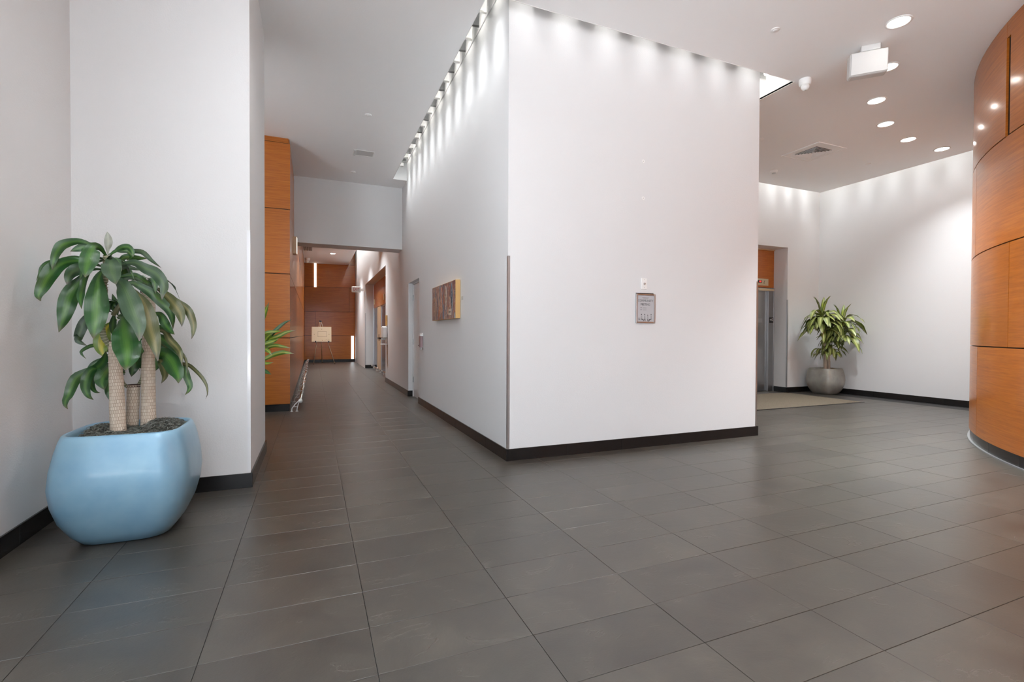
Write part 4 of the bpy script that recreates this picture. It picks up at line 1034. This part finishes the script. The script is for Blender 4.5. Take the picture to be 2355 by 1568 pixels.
LEAVES=[
('g',0.049,0.2,[(-1193,3750,1708),(-1244,3725,1751),(-1307,3700,1770),(-1369,3675,1743),(-1387,3650,1702),(-1395,3625,1645),(-1393,3600,1581)]),
('g',0.02,0.3,[(-1201,3750,1666),(-1253,3750,1649),(-1362,3750,1656),(-1457,3750,1646),(-1499,3750,1612),(-1513,3750,1566),(-1527,3750,1526)]),
('g',0.075,0.1,[(-1201,3750,1666),(-1301,3721,1656),(-1355,3693,1644),(-1400,3664,1606),(-1420,3636,1558),(-1440,3607,1481),(-1447,3579,1427),(-1425,3550,1396)]),
('g',0.05,0.2,[(-1186,3750,1700),(-1211,3738,1738),(-1262,3725,1746),(-1305,3713,1731),(-1347,3700,1706)]),
('g',0.084,0.1,[(-1186,3750,1686),(-1196,3690,1731),(-1212,3630,1729),(-1210,3570,1658),(-1204,3510,1589),(-1190,3450,1532)]),
('g',0.02,0.4,[(-1186,3750,1676),(-1224,3775,1687),(-1307,3800,1676),(-1374,3825,1689),(-1446,3850,1683)]),
('d',0.063,0.2,[(-1197,3750,1620),(-1243,3720,1641),(-1283,3690,1612),(-1308,3660,1593),(-1326,3630,1558),(-1327,3600,1498)]),
('g',0.085,0.0,[(-1194,3750,1611),(-1260,3729,1604),(-1297,3707,1536),(-1325,3686,1488),(-1342,3664,1423),(-1349,3643,1351),(-1355,3621,1284),(-1366,3600,1220)]),
('g',0.04,0.6,[(-1194,3750,1611),(-1244,3700,1602),(-1259,3650,1559),(-1256,3600,1483),(-1248,3550,1418),(-1225,3500,1354)]),
('g',0.109,0.05,[(-1186,3750,1611),(-1193,3703,1596),(-1196,3656,1554),(-1189,3609,1487),(-1175,3561,1386),(-1164,3514,1297),(-1155,3467,1232),(-1145,3420,1185)]),
('d',0.09,0.1,[(-1182,3750,1676),(-1149,3668,1667),(-1116,3585,1630),(-1083,3502,1569),(-1039,3420,1495)]),
('w',0.04,0.0,[(-1180,3750,1700),(-1181,3750,1737),(-1178,3750,1793),(-1183,3750,1848)]),
('g',0.063,0.1,[(-1194,3800,1673),(-1148,3838,1686),(-1139,3875,1648),(-1147,3912,1594),(-1150,3950,1533)]),
('g',0.035,0.2,[(-1171,3750,1687),(-1159,3740,1709),(-1111,3730,1748),(-1070,3720,1756),(-1044,3710,1726),(-1039,3700,1692)]),
('g',0.029,0.4,[(-1171,3750,1677),(-1158,3760,1726),(-1123,3770,1737),(-1087,3780,1737),(-1071,3790,1704),(-1101,3800,1682)]),
('d',0.03,0.2,[(-1171,3750,1691),(-1183,3767,1707),(-1127,3783,1746),(-1062,3800,1744),(-1019,3817,1740),(-975,3833,1692),(-928,3850,1650)]),
('g',0.036,0.1,[(-1175,3750,1649),(-1144,3788,1665),(-1116,3825,1706),(-1071,3862,1709),(-1016,3900,1713)]),
('d',0.067,0.1,[(-1175,3750,1630),(-1113,3738,1646),(-1041,3725,1661),(-980,3713,1627),(-925,3700,1600),(-887,3688,1549),(-872,3675,1506),(-876,3662,1467),(-877,3650,1428)]),
('d',0.024,0.1,[(-1175,3750,1630),(-1136,3763,1615),(-1094,3775,1638),(-1066,3787,1632),(-1019,3800,1622)]),
('g',0.034,0.2,[(-1175,3750,1612),(-1138,3767,1573),(-1089,3783,1585),(-1054,3800,1588),(-1019,3817,1561),(-992,3833,1539),(-943,3850,1506)]),
('d',0.029,0.2,[(-1175,3750,1602),(-1139,3770,1545),(-1083,3790,1572),(-1037,3810,1564),(-991,3830,1529),(-939,3850,1506)]),
('g',0.058,0.1,[(-1175,3750,1598),(-1122,3762,1527),(-1067,3775,1537),(-1035,3788,1523),(-975,3800,1483),(-930,3813,1432),(-884,3825,1375),(-866,3838,1316),(-865,3850,1244)]),
('b',0.07,0.1,[(-1022,3950,1524),(-962,3910,1513),(-911,3870,1476),(-860,3830,1420),(-810,3790,1345),(-793,3750,1261)]),
('b',0.046,0.1,[(-989,3950,1515),(-923,3925,1490),(-850,3900,1435),(-785,3875,1375),(-750,3850,1288),(-745,3825,1222),(-751,3800,1178)]),
('d',0.104,0.1,[(-1179,3750,1612),(-1148,3700,1561),(-1099,3650,1535),(-1055,3600,1491),(-1015,3550,1413),(-976,3500,1322),(-941,3450,1255),(-927,3400,1172)]),
('b',0.089,0.1,[(-1128,3850,1540),(-1053,3792,1480),(-990,3733,1401),(-952,3675,1305),(-929,3617,1242),(-893,3558,1156),(-863,3500,1050)]),
('g',0.134,0.05,[(-1149,3800,1312),(-1110,3733,1314),(-1079,3667,1264),(-1050,3600,1193),(-1022,3533,1121),(-1002,3467,1051),(-993,3400,1004)]),
('g',0.036,0.2,[(-1148,3800,1339),(-1170,3817,1334),(-1183,3833,1282),(-1193,3850,1205)]),
('y',0.081,0.1,[(-1168,3850,1305),(-1208,3837,1265),(-1229,3825,1211),(-1237,3813,1133),(-1217,3800,1062)]),
('d',0.053,0.1,[(-1165,3800,1343),(-1213,3794,1361),(-1274,3787,1336),(-1302,3781,1298),(-1322,3775,1247),(-1335,3769,1196),(-1331,3762,1191),(-1331,3756,1165),(-1287,3750,1139)]),
('g',0.024,0.2,[(-1132,3900,986),(-1175,3881,1068),(-1207,3862,1097),(-1227,3844,1121),(-1251,3825,1137),(-1276,3806,1139),(-1300,3788,1127),(-1324,3769,1097),(-1291,3750,1056)]),
('g',0.056,0.1,[(-1157,3950,959),(-1225,3927,1011),(-1262,3905,1005),(-1296,3882,987),(-1332,3859,966),(-1366,3836,942),(-1379,3814,907),(-1386,3791,860),(-1387,3768,829),(-1390,3745,809),(-1384,3723,779),(-1364,3700,759)]),
('g',0.048,0.3,[(-1157,3950,959),(-1232,3910,996),(-1283,3870,984),(-1241,3830,1024),(-1213,3790,1065),(-1194,3750,1104)]),
('g',0.041,0.1,[(-1157,3950,967),(-1228,3937,1042),(-1266,3925,1036),(-1312,3912,1013),(-1346,3900,968)]),
('g',0.052,0.1,[(-1157,3950,959),(-1233,3921,1003),(-1274,3893,998),(-1309,3864,977),(-1322,3836,922),(-1316,3807,874),(-1293,3779,827),(-1257,3750,804)]),
('g',0.038,0.2,[(-1157,3950,951),(-1237,3936,998),(-1277,3921,988),(-1305,3907,950),(-1316,3893,897),(-1302,3879,859),(-1281,3864,840),(-1255,3850,836)]),
('g',0.079,0.1,[(-1157,3950,951),(-1203,3920,995),(-1226,3890,985),(-1242,3860,948),(-1242,3830,904),(-1217,3800,858)]),
('g',0.044,0.2,[(-1157,3950,943),(-1206,3940,949),(-1226,3930,923),(-1234,3920,884),(-1230,3910,833),(-1210,3900,757)]),
('g',0.02,0.2,[(-1090,4000,962),(-1111,3967,1088),(-1071,3933,1093),(-1029,3900,1082)]),
('g',0.066,0.1,[(-1087,4000,979),(-1086,3988,1062),(-1103,3975,1038),(-1117,3962,966),(-1122,3950,926)]),
('b',0.048,0.1,[(-1083,4000,979),(-1025,3975,1029),(-964,3950,1035),(-939,3925,997),(-923,3900,945),(-922,3875,914),(-932,3850,884)]),
('g',0.107,0.1,[(-1083,4000,979),(-991,3950,1063),(-924,3900,1072),(-878,3850,1041),(-843,3800,986),(-814,3750,937),(-803,3700,895)]),
('b',0.025,0.2,[(-1083,4000,979),(-1001,3990,1028),(-943,3980,1034),(-892,3970,1023),(-833,3960,1005),(-795,3950,997),(-750,3940,954),(-712,3930,907),(-685,3920,852),(-679,3910,797),(-689,3900,764)]),
('g',0.044,0.2,[(-969,4000,1044),(-864,3975,1018),(-824,3950,968),(-801,3925,910),(-780,3900,857),(-784,3875,826),(-800,3850,801)]),
('g',0.028,0.3,[(-1027,3950,1388),(-987,3937,1269),(-943,3925,1257),(-906,3912,1220),(-882,3900,1171)]),
('g',0.05,0.2,[(-1027,3950,1372),(-990,3920,1354),(-945,3890,1341),(-913,3860,1286),(-877,3830,1236),(-844,3800,1209)]),
('g',0.053,0.2,[(-1031,3950,1312),(-992,3930,1228),(-950,3910,1187),(-908,3890,1159),(-869,3870,1122),(-834,3850,1063)]),
('b',0.042,0.1,[(-1031,3950,1337),(-975,3917,1249),(-919,3883,1228),(-881,3850,1171),(-836,3817,1123),(-809,3783,1083),(-792,3750,1001)]),
('b',0.021,0.1,[(-1031,3950,1312),(-952,3933,1158),(-900,3917,1121),(-841,3900,1096),(-809,3883,1059),(-792,3867,1014),(-782,3850,934)]),
('g',0.071,0.1,[(-1031,3950,1261),(-970,3950,1170),(-936,3950,1137),(-922,3950,1087),(-936,3950,1027)]),
('g',0.046,0.1,[(-1012,3950,1096),(-998,3950,1046),(-981,3950,1005),(-987,3950,963)]),
('g',0.025,0.1,[(-1048,3950,1191),(-1078,3933,1158),(-1062,3917,1130),(-1056,3900,1102)]),
('g',0.029,0.2,[(-1148,3800,1329),(-1183,3833,1373),(-1185,3867,1423),(-1207,3900,1473)]),
('d',0.044,0.2,[(-1148,3800,1329),(-1149,3825,1393),(-1133,3850,1419),(-1125,3875,1396),(-1116,3900,1334)]),
('g',0.053,0.2,[(-1148,3800,1329),(-1122,3812,1345),(-1133,3825,1379),(-1098,3838,1307),(-1074,3850,1235)]),
]
ALCOVE_LEAVES=[(0.043,[(-670,6900,964),(-564,6838,1118),(-443,6775,1255),(-338,6712,1352),(-248,6650,1395)]),
(0.049,[(-670,6900,964),(-549,6838,1126),(-407,6775,1188),(-309,6712,1240),(-202,6650,1264)]),
(0.056,[(-671,6900,947),(-562,6817,1126),(-512,6733,1191),(-457,6650,1223)]),
(0.043,[(-671,6900,883),(-550,6838,1029),(-458,6775,1071),(-382,6712,1064),(-255,6650,1040)]),
(0.052,[(-671,6900,867),(-565,6850,900),(-475,6800,949),(-370,6750,982),(-309,6700,983),(-217,6650,968)]),
(0.046,[(-671,6900,931),(-577,6817,1022),(-513,6733,1000),(-473,6650,958)]),
(0.036,[(-699,6900,867),(-606,6817,870),(-542,6733,849),(-453,6650,866)]),
(0.049,[(-700,6900,802),(-620,6817,774),(-542,6733,746),(-476,6650,715)]),
(0.056,[(-699,6900,1029),(-619,6817,1319),(-555,6733,1477),(-500,6650,1606)]),
(0.049,[(-699,6900,996),(-577,6817,1078),(-455,6733,1127),(-393,6650,1160)]),
(0.039,[(-699,6900,964),(-576,6817,1207),(-426,6733,1247),(-350,6650,1252)])]

for k, (mt, wd, tw, P) in enumerate(LEAVES):
    P = [(a/1000, b_/1000, c_/1000) for a, b_, c_ in P]
    me = leaf_mesh(P, wd*1.06, tw, k, 24, base=.12, peak=.58, wave=1.4)
    # leaves hang just clear of the walls
    for v in me.vertices:
        v.co.x = max(v.co.x, XL+.012+.02*abs(math.sin(v.index))); v.co.y = min(v.co.y, YP0-.02)
    add_leaf(tree, me, LEAF[mt])
# filler leaves inside the heads so the crowns read dense
rnd = random.Random(11)
def arch(base, az, L_, rise, droop, n=7):
    out = []
    for k in range(n):
        t = k/(n-1); r = L_*(t-.25*t*t*droop); z = rise*math.sin(min(t*2.2, PI))*1.0-droop*L_*.75*t*t
        out.append((base[0]+r*math.cos(az), base[1]+r*math.sin(az), base[2]+z))
    return out
for hd, cnt, Lr in (((-1.19, 3.75, 1.66), 7, .20), ((-1.135, 3.8, 1.40), 5, .15), ((-1.0, 3.94, 1.56), 6, .18), ((-1.05, 3.94, 1.1), 4, .14), ((-1.16, 3.9, 1.05), 4, .14)):
    for k in range(cnt):
        P = arch(hd, 2*PI*k/cnt+rnd.uniform(-.3, .3), Lr*rnd.uniform(.8, 1.15), .06, rnd.uniform(.7, 1.1))
        P = [(x, min(y, 4.28), z) for x, y, z in P]
        add_leaf(tree, leaf_mesh(P, .045, .3, 100+k, 12, base=.3, face=Vector((0, 0, 1)), peak=.45), LEAF['g'])

# lobby planter and plant
PG = (10.03, 6.93, 0)
potg = planter(PG, .85, M_POTG, 'warm grey rounded square planter in the lobby corner')
moss(potg, PG, .215, .502, M_MOSSL, 900, ((0, 0, .1, .03), (.1, -.08, .05, .02)))
pl2 = empty('corn_plant', (PG[0], PG[1], .5), 'bushy corn plant with yellow-green leaves in the grey lobby planter', 'plant')
cane(pl2, [(9.95, 6.88, .5), (9.94, 6.88, .9), (9.88, 6.86, 1.5)], (.035, .028))
cane(pl2, [(10.05, 6.95, .5), (10.08, 6.94, .8), (10.12, 6.9, 1.25)], (.04, .03))
cane(pl2, [(10.02, 6.85, .5), (9.99, 6.84, .8), (9.97, 6.83, 1.0)], (.03, .026))
rnd = random.Random(3)
lib = []
for k in range(12):
    L_ = .34+.03*(k % 4); dr = .55+.12*(k % 5)
    P = arch((0, 0, 0), 0, L_, .10+.03*(k % 3), dr)
    me = leaf_mesh(P, .086, .25, 300+k, 10, base=.22, face=Vector((0, 0, 1)), peak=.55); lib.append(me); me.materials.append(LEAF['l'])
up = []
for k in range(4):
    P = [(0, 0, 0), (.03, 0, .12), (.07, 0, .24), (.12+.02*k, 0, .33)]
    me = leaf_mesh(P, .055, .2, 340+k, 9, base=.4, face=Vector((1, 0, 0)), peak=.5); me.materials.append(LEAF['k' if k % 2 else 'l']); up.append(me)
def crown(head, cnt, spread, sc, upn, drop=.22):
    for k in range(cnt):
        me = rnd.choice(lib); az = k*2.399; h = (k/cnt)*drop
        M = Matrix.Translation((head[0], head[1], head[2]-h)) @ Matrix.Rotation(az, 4, 'Z') @ Matrix.Rotation(rnd.uniform(-.35, .35), 4, 'Y') @ Matrix.Scale(sc*rnd.uniform(.85, 1.1), 4)
        # keep clear of the two walls
        tip = M @ Vector((.36, 0, 0))
        if tip.x > XR-.02 or tip.y > YL-.02:
            M = Matrix.Translation((head[0], head[1], head[2]-h)) @ Matrix.Rotation(az+PI*.9, 4, 'Z') @ Matrix.Scale(sc*.9, 4)
        add_leaf(pl2, me, None, M=M)
    for k in range(upn):
        me = up[k % 4]; M = Matrix.Translation((head[0], head[1], head[2]-.03)) @ Matrix.Rotation(k*2.1+.4, 4, 'Z') @ Matrix.Scale(sc, 4)
        add_leaf(pl2, me, None, M=M)
crown((9.66, 6.76, 1.66), 58, 1, 1.22, 6, .36)
crown((9.98, 6.56, 1.50), 58, 1, 1.22, 5, .42)
crown((9.92, 6.74, 1.16), 30, 1, .85, 2, .34)
crown((9.74, 6.82, .98), 10, 1, .70, 0, .2)

# alcove plant, mostly behind the pier
PA = (-.95, 6.85, 0)
pota = planter(PA, .86, M_POTG, 'grey rounded planter hidden behind the pier, holding the alcove plant')
moss(pota, PA, .205, .50, M_MOSSL, 200)
pl3 = empty('dracaena', (PA[0], PA[1], .48), 'yellow-green striped dracaena leaning out from behind the pier', 'plant')
cane(pl3, [(-.95, 6.85, .48), (-.93, 6.87, .8), (-.88, 6.9, 1.1)], (.022, .016))
for k, (wd, P) in enumerate(ALCOVE_LEAVES):
    P = [(a/1000, b_/1000, c_/1000) for a, b_, c_ in P]
    P = [(-.88, 6.9, min(1.1, max(.75, P[0][2])))]+P
    add_leaf(pl3, leaf_mesh(P, wd*1.15, .15, 500+k, 18, base=.1, peak=.68), LEAF['g' if k in (0, 7) else 'k'])
for k in range(10):
    P = arch((-.88, 6.9, 1.0+.02*k), PI*.6+k*.35, .45, .15, .8); add_leaf(pl3, leaf_mesh(P, .05, .2, 540+k, 12, face=Vector((0, 0, 1))), LEAF['k'])
